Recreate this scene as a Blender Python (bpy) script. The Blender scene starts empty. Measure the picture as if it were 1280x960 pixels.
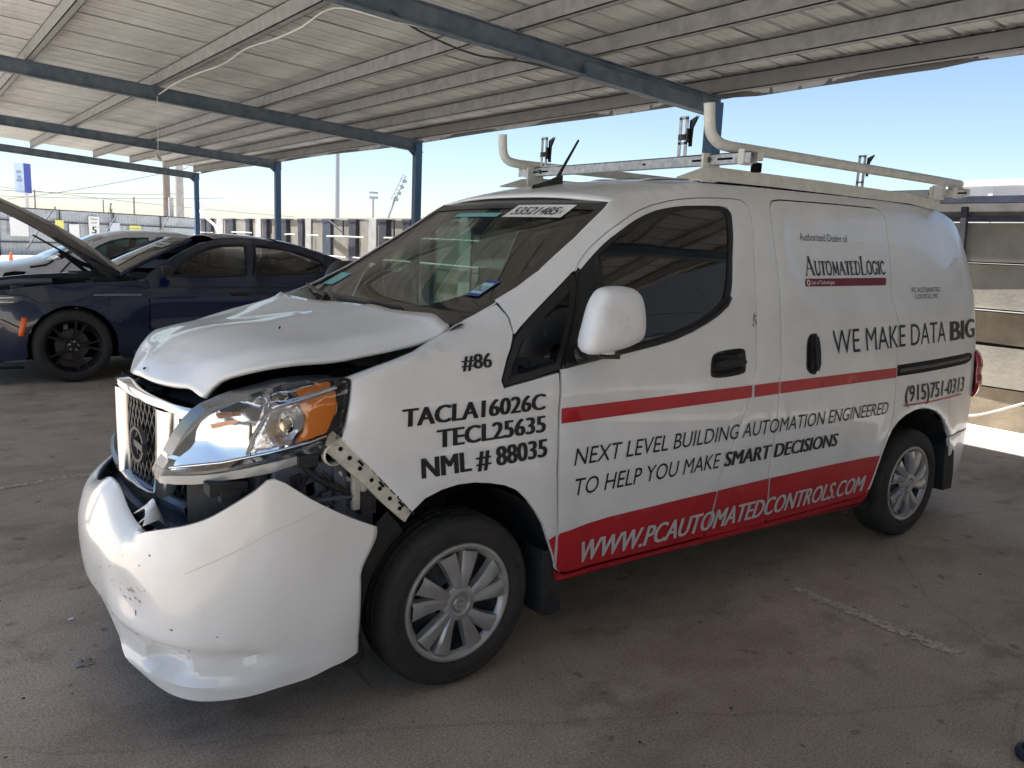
import bpy, bmesh, math, random
from mathutils import Vector, Matrix, Euler
from mathutils.geometry import delaunay_2d_cdt
random.seed(7)
R = math.radians
scene = bpy.context.scene
col = scene.collection

# ------------------------------------------------------------------ camera
cam_d = bpy.data.cameras.new("camera"); cam = bpy.data.objects.new("camera", cam_d); col.objects.link(cam)
YAW, PITCH, ROLL = -0.643727, -0.168063, 0.0426830
cy_, sy_ = math.cos(YAW), math.sin(YAW)
fw = Vector((-sy_*math.cos(PITCH), cy_*math.cos(PITCH), math.sin(PITCH)))
rt = Vector((cy_, sy_, 0)); up = rt.cross(fw)
rt2 = rt*math.cos(ROLL)+up*math.sin(ROLL); up2 = -rt*math.sin(ROLL)+up*math.cos(ROLL)
cam.matrix_world = Matrix(((rt2.x, up2.x, -fw.x, -1.45719), (rt2.y, up2.y, -fw.y, -2.18206), (rt2.z, up2.z, -fw.z, 1.50399), (0, 0, 0, 1)))
cam_d.sensor_width = 36; cam_d.lens = 36*1030.72/1280; cam_d.clip_end = 2000; cam_d.clip_start = .05
scene.camera = cam

# ------------------------------------------------------------------ sky, sun, exposure
SUN = Vector((-.17, .15, 1)).normalized()          # towards the sun: steep, from the open front side
elev = math.asin(SUN.z); az = math.atan2(SUN.x, SUN.y)
world = bpy.data.worlds.new("World"); scene.world = world; world.use_nodes = True
wn = world.node_tree.nodes; wl = world.node_tree.links
sky = wn.new('ShaderNodeTexSky'); sky.sky_type = 'NISHITA'; sky.sun_disc = False
sky.sun_elevation = elev; sky.sun_rotation = az; sky.altitude = 1100; sky.air_density = 1.0; sky.dust_density = 1.6; sky.ozone_density = 1.0
wl.new(sky.outputs[0], wn['Background'].inputs[0]); wn['Background'].inputs[1].default_value = 0.056
sd = bpy.data.lights.new("sun", 'SUN'); sd.energy = 5.0; sd.angle = R(.55); sd.color = (1, .97, .93)
so = bpy.data.objects.new("sun", sd); col.objects.link(so); so.rotation_euler = (-SUN).to_track_quat('-Z', 'Y').to_euler()
vs = scene.view_settings; vs.view_transform = 'Standard'; vs.look = 'None'; vs.gamma = 1; vs.exposure = 1.84
scene.cycles.max_bounces = 10; scene.cycles.diffuse_bounces = 5; scene.cycles.glossy_bounces = 5; scene.cycles.transparent_max_bounces = 16

# ------------------------------------------------------------------ materials
MATS = {}
def mat(name, c, rough=.6, metal=0., noise=0., nscale=8., bump=0., bscale=60., coat=0., c2=None, spec=.5, detail=4, stretch=None, lo=.35, hi=.65):
    if name in MATS: return MATS[name]
    m = bpy.data.materials.new(name); m.use_nodes = True; nt = m.node_tree; N = nt.nodes; L = nt.links
    b = N['Principled BSDF']; b.inputs['Base Color'].default_value = (*c, 1); b.inputs['Roughness'].default_value = rough
    b.inputs['Metallic'].default_value = metal; b.inputs['Specular IOR Level'].default_value = spec
    if coat: b.inputs['Coat Weight'].default_value = coat; b.inputs['Coat Roughness'].default_value = .04
    tc = N.new('ShaderNodeTexCoord'); src = tc.outputs['Object']
    if stretch:
        mp = N.new('ShaderNodeMapping'); mp.inputs['Scale'].default_value = stretch; L.new(src, mp.inputs[0]); src = mp.outputs[0]
    if noise or c2:
        n = N.new('ShaderNodeTexNoise'); n.inputs['Scale'].default_value = nscale; n.inputs['Detail'].default_value = detail; n.inputs['Roughness'].default_value = .62
        L.new(src, n.inputs['Vector'])
        cr = N.new('ShaderNodeValToRGB'); cr.color_ramp.elements[0].position = lo; cr.color_ramp.elements[1].position = hi
        a = c2 if c2 else tuple(x*(1-noise) for x in c); z = c if c2 else tuple(min(1, x*(1+noise*.6)) for x in c)
        cr.color_ramp.elements[0].color = (*a, 1); cr.color_ramp.elements[1].color = (*z, 1)
        L.new(n.outputs['Fac'], cr.inputs['Fac']); L.new(cr.outputs['Color'], b.inputs['Base Color'])
    if bump:
        n2 = N.new('ShaderNodeTexNoise'); n2.inputs['Scale'].default_value = bscale; n2.inputs['Detail'].default_value = 5; L.new(src, n2.inputs['Vector'])
        bp = N.new('ShaderNodeBump'); bp.inputs['Strength'].default_value = bump; bp.inputs['Distance'].default_value = .01
        L.new(n2.outputs['Fac'], bp.inputs['Height']); L.new(bp.outputs['Normal'], b.inputs['Normal'])
    MATS[name] = m; return m

def glass(name, tint, rough=.0, ior=1.5, boost=1.0):
    if name in MATS: return MATS[name]
    m = bpy.data.materials.new(name); m.use_nodes = True; nt = m.node_tree; N = nt.nodes; L = nt.links
    N.remove(N['Principled BSDF']); out = N['Material Output']
    t = N.new('ShaderNodeBsdfTransparent'); t.inputs[0].default_value = (*tint, 1)
    g = N.new('ShaderNodeBsdfGlossy'); g.inputs['Roughness'].default_value = rough; g.inputs[0].default_value = (1, 1, 1, 1)
    f = N.new('ShaderNodeFresnel'); f.inputs[0].default_value = ior
    mu = N.new('ShaderNodeMath'); mu.operation = 'MULTIPLY'; mu.inputs[1].default_value = boost; mu.use_clamp = True
    mx = N.new('ShaderNodeMixShader'); L.new(f.outputs[0], mu.inputs[0]); L.new(mu.outputs[0], mx.inputs[0]); L.new(t.outputs[0], mx.inputs[1]); L.new(g.outputs[0], mx.inputs[2])
    L.new(mx.outputs[0], out.inputs[0]); MATS[name] = m; return m

WHITE = mat('white paint', (.76, .76, .745), .34, coat=.45, noise=.07, nscale=3.5, detail=7, lo=.3, hi=.6)
BUMPW = mat('bumper white plastic paint', (.77, .765, .74), .24, coat=.6, noise=.05, nscale=5, detail=8, lo=.28, hi=.5)
RED = mat('red vinyl', (.46, .012, .022), .38, noise=.12, nscale=6)
BLACKV = mat('black vinyl', (.012, .012, .013), .45)
GREYV = mat('silver vinyl', (.55, .55, .54), .4)
WHITEV = mat('white vinyl', (.8, .8, .78), .4)
GAP = mat('panel gap black', (.006, .006, .006), .9, spec=.1)
BLK = mat('black plastic', (.016, .016, .017), .45, noise=.3, nscale=30)
BLKR = mat('rough black plastic', (.02, .02, .021), .75, noise=.4, nscale=20, bump=.3, bscale=120)
DKGREY = mat('dark grey metal', (.07, .07, .075), .5, metal=.3, noise=.3, nscale=12)
RUBBER = mat('tyre rubber', (.022, .021, .02), .8, noise=.45, nscale=14, bump=.25, bscale=90, c2=(.035, .032, .028))
SILVER = mat('silver wheel paint', (.41, .405, .395), .34, metal=.55, noise=.12, nscale=20)
CHROME = mat('chrome', (.82, .83, .85), .10, metal=1)
GALV = mat('galvanised steel', (.52, .52, .52), .45, metal=.55, noise=.35, nscale=35, detail=6, c2=(.33, .33, .32))
BEIGE = mat('beige rack paint', (.66, .65, .59), .45, noise=.12, nscale=18)
CREAM = mat('cream bracket plastic', (.55, .52, .43), .6, noise=.2, nscale=30)
STEELBL = mat('blue grey bumper beam', (.12, .15, .19), .4, metal=.3, noise=.25, nscale=10)
AMBER = mat('amber lens', (.92, .26, .012), .12, coat=1)
TAILRED = mat('red lens', (.36, .006, .01), .12, coat=1)
GWS = glass('windshield glass', (.27, .40, .355), boost=1.2)
GDARK = glass('tinted side glass', (.07, .08, .08), boost=3.0)
GCLEAR = glass('clear lens', (.93, .95, .96), boost=1.0)
SEAT = mat('charcoal seat fabric', (.035, .035, .038), .9, noise=.3, nscale=60)
DASH = mat('dashboard plastic', (.03, .032, .034), .7)
BLUEP = mat('navy car paint', (.003, .010, .042), .22, coat=1)
PALE = mat('white car paint', (.62, .63, .65), .3, coat=.6, noise=.06, nscale=4)
POSTB = mat('blue post paint', (.03, .10, .22), .5, noise=.35, nscale=9, bump=.1, c2=(.05, .10, .17))
BEAMB = mat('dusty blue beam paint', (.125, .15, .17), .6, noise=.35, nscale=7, bump=.1, c2=(.06, .095, .135))
PURL = mat('grey primer purlin', (.30, .297, .29), .65, noise=.25, nscale=9, bump=.1, c2=(.21, .207, .203), detail=6)
SHEET = mat('galvanised roof underside', (.60, .60, .575), .55, noise=.22, nscale=2.2, bump=.05, c2=(.46, .455, .435), stretch=(1, .35, 1), detail=6)
EAVE = mat('weathered eave trim', (.17, .168, .168), .7, noise=.3, nscale=6, c2=(.22, .21, .205))
CONC = mat('stained concrete panel', (.31, .285, .24), .9, noise=.25, nscale=2.6, bump=.22, bscale=30, c2=(.215, .195, .165), detail=9)
CONC2 = mat('brown stained concrete panel', (.32, .26, .185), .9, noise=.3, nscale=3.2, bump=.22, bscale=26, c2=(.20, .16, .115), detail=9)
RUSTY = mat('dark weathered steel', (.055, .055, .07), .7, metal=.2, noise=.4, nscale=5)
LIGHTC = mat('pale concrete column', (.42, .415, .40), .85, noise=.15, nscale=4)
PIPE = mat('white pipe', (.55, .54, .51), .5, noise=.1)
CORR = mat('blue grey corrugated sheet', (.49, .52, .54), .55, metal=.1, noise=.22, nscale=1.2, stretch=(1, 1, 3), c2=(.37, .39, .405))
WOOD = mat('grey weathered wood', (.24, .20, .165), .9, noise=.4, nscale=5, stretch=(6, 6, .6))
WOODL = mat('pale weathered wood', (.42, .40, .38), .9, noise=.3, nscale=5, stretch=(6, 6, .6))
STEEL = mat('grey pole steel', (.30, .32, .35), .5, metal=.3)
SIGNW = mat('sign white', (.78, .77, .75), .5, noise=.05)
SIGNY = mat('sign yellow', (.72, .68, .20), .5)
SIGNB = mat('sign blue', (.035, .06, .34), .4)
SIGNP = mat('sign pale blue', (.42, .52, .64), .45)
ORANGE = mat('cone orange', (.75, .12, .04), .6)
STICKT = mat('teal sticker', (.16, .42, .40), .5)
STICKB = mat('blue sticker', (.03, .07, .28), .5)
WIRE = mat('white cable', (.55, .54, .50), .6)
WIRED = mat('dark cable', (.05, .05, .05), .6)
HOODU = mat('hood underside', (.035, .031, .029), .85, noise=.5, nscale=9, bump=.3, bscale=40)
CARDB = mat('crumpled litter', (.4, .38, .34), .9, noise=.3)
PAINTL = mat('worn white line paint', (.58, .53, .45), .9, noise=.25, nscale=40)

# ------------------------------------------------------------------ mesh helpers
def wloc(p):
    v = Vector((0, 0, 0))
    while p is not None: v += p.location; p = p.parent
    return v
class MB:
    def __init__(s): s.v = []; s.f = []; s.m = []
    def add(s, vs, fs, mi=0):
        o = len(s.v); s.v += [tuple(v) for v in vs]; s.f += [tuple(o+i for i in f) for f in fs]; s.m += [mi]*len(fs); return s
    def box(s, a, b, mi=0):
        (x0, y0, z0), (x1, y1, z1) = a, b
        vs = [(x, y, z) for x in (x0, x1) for y in (y0, y1) for z in (z0, z1)]
        return s.add(vs, [(0, 1, 3, 2), (4, 6, 7, 5), (0, 4, 5, 1), (2, 3, 7, 6), (0, 2, 6, 4), (1, 5, 7, 3)], mi)
    def obox(s, c, ax, ay, az, mi=0):
        c = Vector(c); ax = Vector(ax); ay = Vector(ay); az = Vector(az)
        vs = [c+i*ax+j*ay+k*az for i in (-1, 1) for j in (-1, 1) for k in (-1, 1)]
        return s.add(vs, [(0, 1, 3, 2), (4, 6, 7, 5), (0, 4, 5, 1), (2, 3, 7, 6), (0, 2, 6, 4), (1, 5, 7, 3)], mi)
    def bar(s, p, q, w, h, mi=0, upv=(0, 0, 1)):
        p = Vector(p); q = Vector(q); d = (q-p); u = Vector(upv); sx = d.cross(u)
        if sx.length < 1e-6: sx = Vector((1, 0, 0))
        sx.normalize(); u = sx.cross(d).normalized()
        return s.obox((p+q)/2, d/2, sx*w/2, u*h/2, mi)
    def tube(s, pts, r, n=10, mi=0, cap=True):
        pts = [Vector(p) for p in pts]; rr = r if isinstance(r, (list, tuple)) else [r]*len(pts)
        o = len(s.v); prev = None
        for i, p in enumerate(pts):
            d = (pts[min(i+1, len(pts)-1)]-pts[max(i-1, 0)]).normalized()
            if prev is None: a = d.orthogonal().normalized()
            else: a = (prev-d*prev.dot(d)).normalized()
            prev = a; b = d.cross(a)
            for k in range(n):
                t = 2*math.pi*k/n; s.v.append(tuple(p+(a*math.cos(t)+b*math.sin(t))*rr[i]))
        for i in range(len(pts)-1):
            for k in range(n):
                s.f.append((o+i*n+k, o+i*n+(k+1) % n, o+(i+1)*n+(k+1) % n, o+(i+1)*n+k)); s.m.append(mi)
        if cap:
            s.f.append(tuple(o+k for k in reversed(range(n)))); s.m.append(mi)
            s.f.append(tuple(o+(len(pts)-1)*n+k for k in range(n))); s.m.append(mi)
        return s
    def lathe(s, prof, c, n=48, mi=0, axis='y', close=False, rf=None):
        # prof: (radius, offset along axis)
        o = len(s.v); c = Vector(c); m = len(prof)
        for k in range(n):
            t = 2*math.pi*k/n
            for j, (r, h) in enumerate(prof):
                if rf: r = rf(r, j, k)
                if axis == 'y': s.v.append((c.x+r*math.cos(t), c.y+h, c.z+r*math.sin(t)))
                elif axis == 'z': s.v.append((c.x+r*math.cos(t), c.y+r*math.sin(t), c.z+h))
                else: s.v.append((c.x+h, c.y+r*math.cos(t), c.z+r*math.sin(t)))
        for k in range(n):
            k2 = (k+1) % n
            for j in range(m if close else m-1):
                j2 = (j+1) % m
                s.f.append((o+k*m+j, o+k2*m+j, o+k2*m+j2, o+k*m+j2)); s.m.append(mi)
        return s
    def grid(s, rows, mi=0, wrap=False):
        o = len(s.v); n = len(rows[0])
        for r in rows: s.v += [tuple(p) for p in r]
        for i in range(len(rows)-1):
            for j in range(n-1+(1 if wrap else 0)):
                s.f.append((o+i*n+j, o+i*n+(j+1) % n, o+(i+1)*n+(j+1) % n, o+(i+1)*n+j)); s.m.append(mi)
        return s
    def prism(s, poly, h0, h1, axis='y', mi=0):
        # poly in the other two coordinates, extruded along axis
        f = {'y': lambda a, b, h: (a, h, b), 'z': lambda a, b, h: (a, b, h), 'x': lambda a, b, h: (h, a, b)}[axis]
        n = len(poly); vs = [f(a, b, h0) for a, b in poly]+[f(a, b, h1) for a, b in poly]
        fs = [tuple(range(n)), tuple(range(2*n-1, n-1, -1))]+[(i, n+i, n+(i+1) % n, (i+1) % n) for i in range(n)]
        return s.add(vs, fs, mi)
    def build(s, name, m, parent=None, smooth=None, recalc=True, doubles=0, thick=0, bevel=0):
        me = bpy.data.meshes.new(name); off = Vector((0, 0, 0))
        if parent is None and s.v:
            xs = [v[0] for v in s.v]; ys = [v[1] for v in s.v]; zs = [v[2] for v in s.v]
            off = Vector(((min(xs)+max(xs))/2, (min(ys)+max(ys))/2, min(zs)))
            vv = [(v[0]-off.x, v[1]-off.y, v[2]-off.z) for v in s.v]
        else: vv = s.v
        me.from_pydata(vv, [], s.f)
        for x in (m if isinstance(m, (list, tuple)) else [m]): me.materials.append(x)
        me.polygons.foreach_set('material_index', s.m)
        if recalc or doubles or bevel:
            bm = bmesh.new(); bm.from_mesh(me)
            if doubles: bmesh.ops.remove_doubles(bm, verts=bm.verts, dist=doubles)
            if bevel:
                es = [e for e in bm.edges if len(e.link_faces) == 2 and e.calc_face_angle(0) > .6]
                bmesh.ops.bevel(bm, geom=es, offset=bevel, segments=2, affect='EDGES', profile=.6)
            if recalc: bmesh.ops.recalc_face_normals(bm, faces=bm.faces)
            bm.to_mesh(me); bm.free()
        o = bpy.data.objects.new(name, me); col.objects.link(o)
        if parent is not None: o.parent = parent; o.location = -wloc(parent)
        else: o.location = off
        if smooth is not None:
            me.polygons.foreach_set('use_smooth', [True]*len(me.polygons))
            try: me.set_sharp_from_angle(angle=R(smooth))
            except Exception: pass
        if thick:
            md = o.modifiers.new('solid', 'SOLIDIFY'); md.thickness = thick; md.offset = -1
        return o
def thing(name, label, cat, loc, group=None):
    o = bpy.data.objects.new(name, None); col.objects.link(o); o.location = loc; o.empty_display_size = .2
    o['label'] = label; o['category'] = cat
    if group: o['group'] = group
    return o
def tag(o, label, cat, group=None):
    o['label'] = label; o['category'] = cat
    if group: o['group'] = group
    return o
def struct(o): o['kind'] = 'structure'; return o
def cat_spline(pts, n=6, closed=False):
    pts = [Vector(p) for p in pts]; out = []; N = len(pts)
    rng = range(N if closed else N-1)
    for i in rng:
        if closed: p0, p1, p2, p3 = pts[(i-1) % N], pts[i], pts[(i+1) % N], pts[(i+2) % N]
        else: p0, p1, p2, p3 = pts[max(i-1, 0)], pts[i], pts[i+1], pts[min(i+2, N-1)]
        for k in range(n):
            t = k/n
            out.append(.5*((2*p1)+(-p0+p2)*t+(2*p0-5*p1+4*p2-p3)*t*t+(-p0+3*p1-3*p2+p3)*t**3))
    if not closed: out.append(pts[-1])
    return out
def inpoly(x, y, P):
    c = False; j = len(P)-1
    for i in range(len(P)):
        xi, yi = P[i][0], P[i][1]; xj, yj = P[j][0], P[j][1]
        if (yi > y) != (yj > y) and x < (xj-xi)*(y-yi)/(yj-yi)+xi: c = not c
        j = i
    return c
def segd(x, y, a, b):
    dx, dy = b[0]-a[0], b[1]-a[1]; L = dx*dx+dy*dy
    t = 0 if L == 0 else max(0, min(1, ((x-a[0])*dx+(y-a[1])*dy)/L))
    return math.hypot(x-a[0]-t*dx, y-a[1]-t*dy)
def polyd(x, y, P): return min(segd(x, y, P[i], P[(i+1) % len(P)]) for i in range(len(P)))
def area(P): return sum(P[i][0]*P[(i+1) % len(P)][1]-P[(i+1) % len(P)][0]*P[i][1] for i in range(len(P)))/2
def inset(P, d):
    # moves the outline inward by d
    if area(P) < 0: P = list(reversed(P))
    n = len(P); out = []
    for i in range(n):
        a, b, c = Vector(P[i-1][:2]), Vector(P[i][:2]), Vector(P[(i+1) % n][:2])
        e1 = (b-a); e2 = (c-b)
        if e1.length < 1e-7 or e2.length < 1e-7: out.append(tuple(b)); continue
        n1 = Vector((-e1.y, e1.x)).normalized(); n2 = Vector((-e2.y, e2.x)).normalized(); m = n1+n2
        if m.length < .3: m = n1; k = d
        else: m.normalize(); k = d/max(.45, m.dot(n1))
        out.append(tuple(b+m*k))
    return out
def rounded(P, r, n=3, only=None):
    out = []; N = len(P)
    for i in range(N):
        b = Vector(P[i][:2])
        if only is not None and i not in only: out.append(tuple(b)); continue
        a = Vector(P[i-1][:2]); c = Vector(P[(i+1) % N][:2])
        ra = min(r, (a-b).length*.45); rc = min(r, (c-b).length*.45)
        p = b+(a-b).normalized()*ra; q = b+(c-b).normalized()*rc
        for k in range(n+1):
            t = k/n; out.append(tuple(p*(1-t)**2+b*2*t*(1-t)+q*t*t))
    return out
def dens(P, d):
    out = []
    for i in range(len(P)):
        a = Vector(P[i][:2]); b = Vector(P[(i+1) % len(P)][:2]); k = max(1, int(math.ceil((b-a).length/d)))
        for j in range(k): out.append(tuple(a.lerp(b, j/k)))
    return out
def sheet(poly, holes=(), g=.05, de=None):
    """triangulated flat region with interior points -> (points2d, triangles)"""
    de = de or g
    rings = [dens(poly, de)]+[dens(h, de) for h in holes]
    pts = []; edges = []
    for r in rings:
        o = len(pts); pts += [Vector(p) for p in r]; edges += [(o+i, o+(i+1) % len(r)) for i in range(len(r))]
    x0 = min(p[0] for p in poly); x1 = max(p[0] for p in poly); y0 = min(p[1] for p in poly); y1 = max(p[1] for p in poly)
    nx = int((x1-x0)/g)+1; ny = int((y1-y0)/g)+1
    for i in range(nx+1):
        for j in range(ny+1):
            x = x0+i*g+(g*.5 if j % 2 else 0); y = y0+j*g
            if inpoly(x, y, poly) and not any(inpoly(x, y, h) for h in holes) and min(polyd(x, y, q) for q in [poly]+list(holes)) > g*.45:
                pts.append(Vector((x, y)))
    V, E, F, *_ = delaunay_2d_cdt(pts, edges, [], 0, 1e-6)
    tris = []
    for f in F:
        cx = sum(V[i].x for i in f)/len(f); cy = sum(V[i].y for i in f)/len(f)
        if inpoly(cx, cy, poly) and not any(inpoly(cx, cy, h) for h in holes): tris.append(tuple(f))
    return V, tris
def panel(name, poly, m, parent, yf, holes=(), g=.05, off=0., flange=.016, soft=.003, gap=.0, mirror=None, smooth=32, de=None, rim=None):
    """curved body panel: outline in (x,z), depth from yf(x,z), folded edges"""
    if gap: poly = inset(poly, gap)
    V, T = sheet(poly, holes, g, de)
    cnt = {}
    for f in T:
        for i in range(len(f)):
            a, b = f[i], f[(i+1) % len(f)]; k = (min(a, b), max(a, b)); cnt.setdefault(k, []).append((a, b))
    bnd = [v[0] for k, v in cnt.items() if len(v) == 1]; bset = {i for e in bnd for i in e}
    mb = MB(); vs = []
    for i, p in enumerate(V):
        y = yf(p.x, p.y)+off+(soft if i in bset else 0); vs.append((p.x, y, p.y))
    fs = list(T)
    if flange:
        mp = {}
        for i in bset: mp[i] = len(vs); vs.append((V[i].x, vs[i][1]+flange, V[i].y))
        for a, b in bnd: fs.append((b, a, mp[a], mp[b]))
    if mirror is not None: vs = [(x, 2*mirror-y, z) for x, y, z in vs]
    mb.add(vs, fs)
    return mb.build(name, m, parent, smooth=smooth, recalc=True)
def ribbon(path, yf, w, off, mb, n=1):
    """thin strip following a path in (x,z) on a body surface"""
    P = [Vector(p) for p in path]; rows = []
    for i, p in enumerate(P):
        d = (P[min(i+1, len(P)-1)]-P[max(i-1, 0)]).normalized(); nn = Vector((-d.y, d.x))*w/2
        a = p+nn; b = p-nn
        rows.append([(a.x, yf(a.x, a.y)+off, a.y), (b.x, yf(b.x, b.y)+off, b.y)])
    mb.grid(rows); return mb
FONTC = {}
def glyphs(s, bold=0., extrude=0):
    k = (s, bold)
    if k not in FONTC:
        cu = bpy.data.curves.new('letters', 'FONT'); cu.body = s; cu.size = 1; cu.offset = bold; cu.resolution_u = 3; cu.fill_mode = 'FRONT'
        ob = bpy.data.objects.new('letters', cu); col.objects.link(ob)
        dg = bpy.context.evaluated_depsgraph_get(); me = bpy.data.meshes.new_from_object(ob.evaluated_get(dg))
        FONTC[k] = ([tuple(v.co[:2]) for v in me.vertices], [tuple(p.vertices) for p in me.polygons])
        bpy.data.objects.remove(ob); bpy.data.curves.remove(cu); bpy.data.meshes.remove(me)
    return FONTC[k]
def letters(name, s, m, parent, place, x0, x1, z0, z1, h, bold=0., shear=0., sub=.04):
    """lettering cut from thin vinyl: place(x,z) -> 3D point; baseline from (x0,z0) to (x1,z1), capital height h"""
    V, F = glyphs(s, min(bold, 0)); cap = .73
    a = min(v[0] for v in V); b = max(v[0] for v in V); sc = (x1-x0-shear*h*0)/(b-a)
    bm = bmesh.new(); heavy = bold > .015; sh = bold*1.15
    for c_, dx in enumerate((-sh, 0, sh) if heavy else (0,)):
        bv = []
        for x, y in V:
            t = (x+dx-a)/(b-a); zz = y/cap*h
            bv.append(bm.verts.new((x0+(x1-x0)*t+shear*zz, z0+(z1-z0)*t+zz, c_)))
        for f in F:
            try: bm.faces.new([bv[i] for i in f])
            except Exception: pass
    es = [e for e in bm.edges if e.calc_length() > sub]
    if es: bmesh.ops.subdivide_edges(bm, edges=es, cuts=1)
    bmesh.ops.triangulate(bm, faces=bm.faces)
    bm.verts.ensure_lookup_table()
    mb = MB(); mb.add([tuple(Vector(place(v.co.x, v.co.y))+Vector((0, -.0004*v.co.z, 0))) for v in bm.verts], [tuple(q.index for q in f.verts) for f in bm.faces]); bm.free()
    return mb.build(name, m, parent, recalc=False)
def interp(t, pts):
    xs = [a for a, b in pts]; ys = [b for a, b in pts]; n = len(xs)
    if t <= xs[0]: return ys[0]+(t-xs[0])*(ys[1]-ys[0])/(xs[1]-xs[0])
    if t >= xs[-1]: return ys[-1]+(t-xs[-1])*(ys[-1]-ys[-2])/(xs[-1]-xs[-2])
    i = 0
    while t > xs[i+1]: i += 1
    h = xs[i+1]-xs[i]; u = (t-xs[i])/h
    def sl(k):
        if k == 0: return (ys[1]-ys[0])/(xs[1]-xs[0])
        if k == n-1: return (ys[-1]-ys[-2])/(xs[-1]-xs[-2])
        a = (ys[k]-ys[k-1])/(xs[k]-xs[k-1]); b = (ys[k+1]-ys[k])/(xs[k+1]-xs[k])
        return 0. if a*b <= 0 else 2*a*b/(a+b)
    m0, m1 = sl(i)*h, sl(i+1)*h
    return (2*u**3-3*u*u+1)*ys[i]+(u**3-2*u*u+u)*m0+(-2*u**3+3*u*u)*ys[i+1]+(u**3-u*u)*m1
def sstep(a, b, x):
    t = max(0, min(1, (x-a)/(b-a))); return t*t*(3-2*t)
# ================================================================== THE SETTING
def ground_mat():
    m = bpy.data.materials.new('worn asphalt'); m.use_nodes = True; N = m.node_tree.nodes; L = m.node_tree.links; b = N['Principled BSDF']
    tc = N.new('ShaderNodeTexCoord')
    def noise(s, d, r=.6, st=None):
        n = N.new('ShaderNodeTexNoise'); n.inputs['Scale'].default_value = s; n.inputs['Detail'].default_value = d; n.inputs['Roughness'].default_value = r
        if st:
            mp = N.new('ShaderNodeMapping'); mp.inputs['Scale'].default_value = st; mp.inputs['Rotation'].default_value = (0, 0, .25); L.new(tc.outputs['Object'], mp.inputs[0]); L.new(mp.outputs[0], n.inputs['Vector'])
        else: L.new(tc.outputs['Object'], n.inputs['Vector'])
        return n.outputs['Fac']
    def ramp(src, stops):
        r = N.new('ShaderNodeValToRGB'); e = r.color_ramp.elements
        while len(e) < len(stops): e.new(.5)
        for q, (p, c) in zip(e, stops): q.position = p; q.color = (*c, 1)
        L.new(src, r.inputs['Fac']); return r.outputs['Color']
    def mix(a, b_, f, mode='MIX'):
        x = N.new('ShaderNodeMix'); x.data_type = 'RGBA'; x.blend_type = mode
        if isinstance(f, float): x.inputs[0].default_value = f
        else: L.new(f, x.inputs[0])
        L.new(a, x.inputs[6]); L.new(b_, x.inputs[7]); return x.outputs[2]
    base = ramp(noise(.55, 8, .65), [(.33, (.30, .235, .175)), (.50, (.41, .33, .25)), (.68, (.51, .42, .325))])
    fine = ramp(noise(120, 6, .8), [(.34, (.40, .40, .40)), (.50, (1, 1, 1)), (.68, (1.7, 1.65, 1.6))])
    c = mix(base, fine, .9, 'MULTIPLY')
    vo = N.new('ShaderNodeTexVoronoi'); vo.inputs['Scale'].default_value = 26; vo.inputs['Randomness'].default_value = 1; L.new(tc.outputs['Object'], vo.inputs['Vector'])
    pits = ramp(vo.outputs['Distance'], [(.06, (.35, .34, .33)), (.13, (1, 1, 1))]); c = mix(c, pits, .35, 'MULTIPLY')
    vc = N.new('ShaderNodeTexVoronoi'); vc.feature = 'DISTANCE_TO_EDGE'; vc.inputs['Scale'].default_value = .42; wob = N.new('ShaderNodeMix'); wob.data_type = 'VECTOR'; wob.inputs[0].default_value = .12
    nz = N.new('ShaderNodeTexNoise'); nz.inputs['Scale'].default_value = 2.3; nz.inputs['Detail'].default_value = 8; L.new(tc.outputs['Object'], nz.inputs['Vector']); L.new(tc.outputs['Object'], wob.inputs[4]); L.new(nz.outputs['Color'], wob.inputs[5]); L.new(wob.outputs[1], vc.inputs['Vector'])
    crack = ramp(vc.outputs['Distance'], [(.0012, (.45, .43, .41)), (.004, (1, 1, 1))]); c = mix(c, crack, .3, 'MULTIPLY')
    drips = ramp(noise(9, 3, .5), [(.66, (1, 1, 1)), (.70, (.35, .33, .31))]); c = mix(c, drips, .6, 'MULTIPLY')
    streak = ramp(noise(1.1, 9, .72, (.8, 1.5, 1)), [(.50, (1, 1, 1)), (.60, (.62, .60, .58)), (.75, (.42, .40, .38))])
    c = mix(c, streak, .6, 'MULTIPLY')
    oil = ramp(noise(3.2, 5, .6), [(.60, (1, 1, 1)), (.68, (.45, .43, .41))])
    c = mix(c, oil, .45, 'MULTIPLY')
    dust = ramp(noise(2.1, 9, .72, (1.6, .7, 1)), [(.53, (0, 0, 0)), (.72, (.055, .05, .043))])
    c = mix(c, dust, .8, 'ADD')
    L.new(c, b.inputs['Base Color'])
    rr = ramp(noise(4, 5), [(.3, (.62, .62, .62)), (.7, (.9, .9, .9))]); L.new(rr, b.inputs['Roughness'])
    bp = N.new('ShaderNodeBump'); bp.inputs['Strength'].default_value = .55; bp.inputs['Distance'].default_value = .006
    L.new(noise(110, 6, .7), bp.inputs['Height']); L.new(bp.outputs['Normal'], b.inputs['Normal'])
    return m
GM = ground_mat()
YARD = mat('pale bounce yard', (.41, .39, .36), .95, noise=.22, nscale=.8, bump=.4, bscale=40, detail=9)  # pale tone raises bounce light; sheets start at the eave's shadow line
mb = MB(); n = 46; rows = []
def gx(i): t = (i/n*2-1); return 3+math.copysign(abs(t)**3*600, t)+t*10
for i in range(n+1): rows.append([(gx(i), gx(j)+4, 0) for j in range(n+1)])
gr = mb.grid(rows).build('ground', GM, None); struct(gr)
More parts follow.
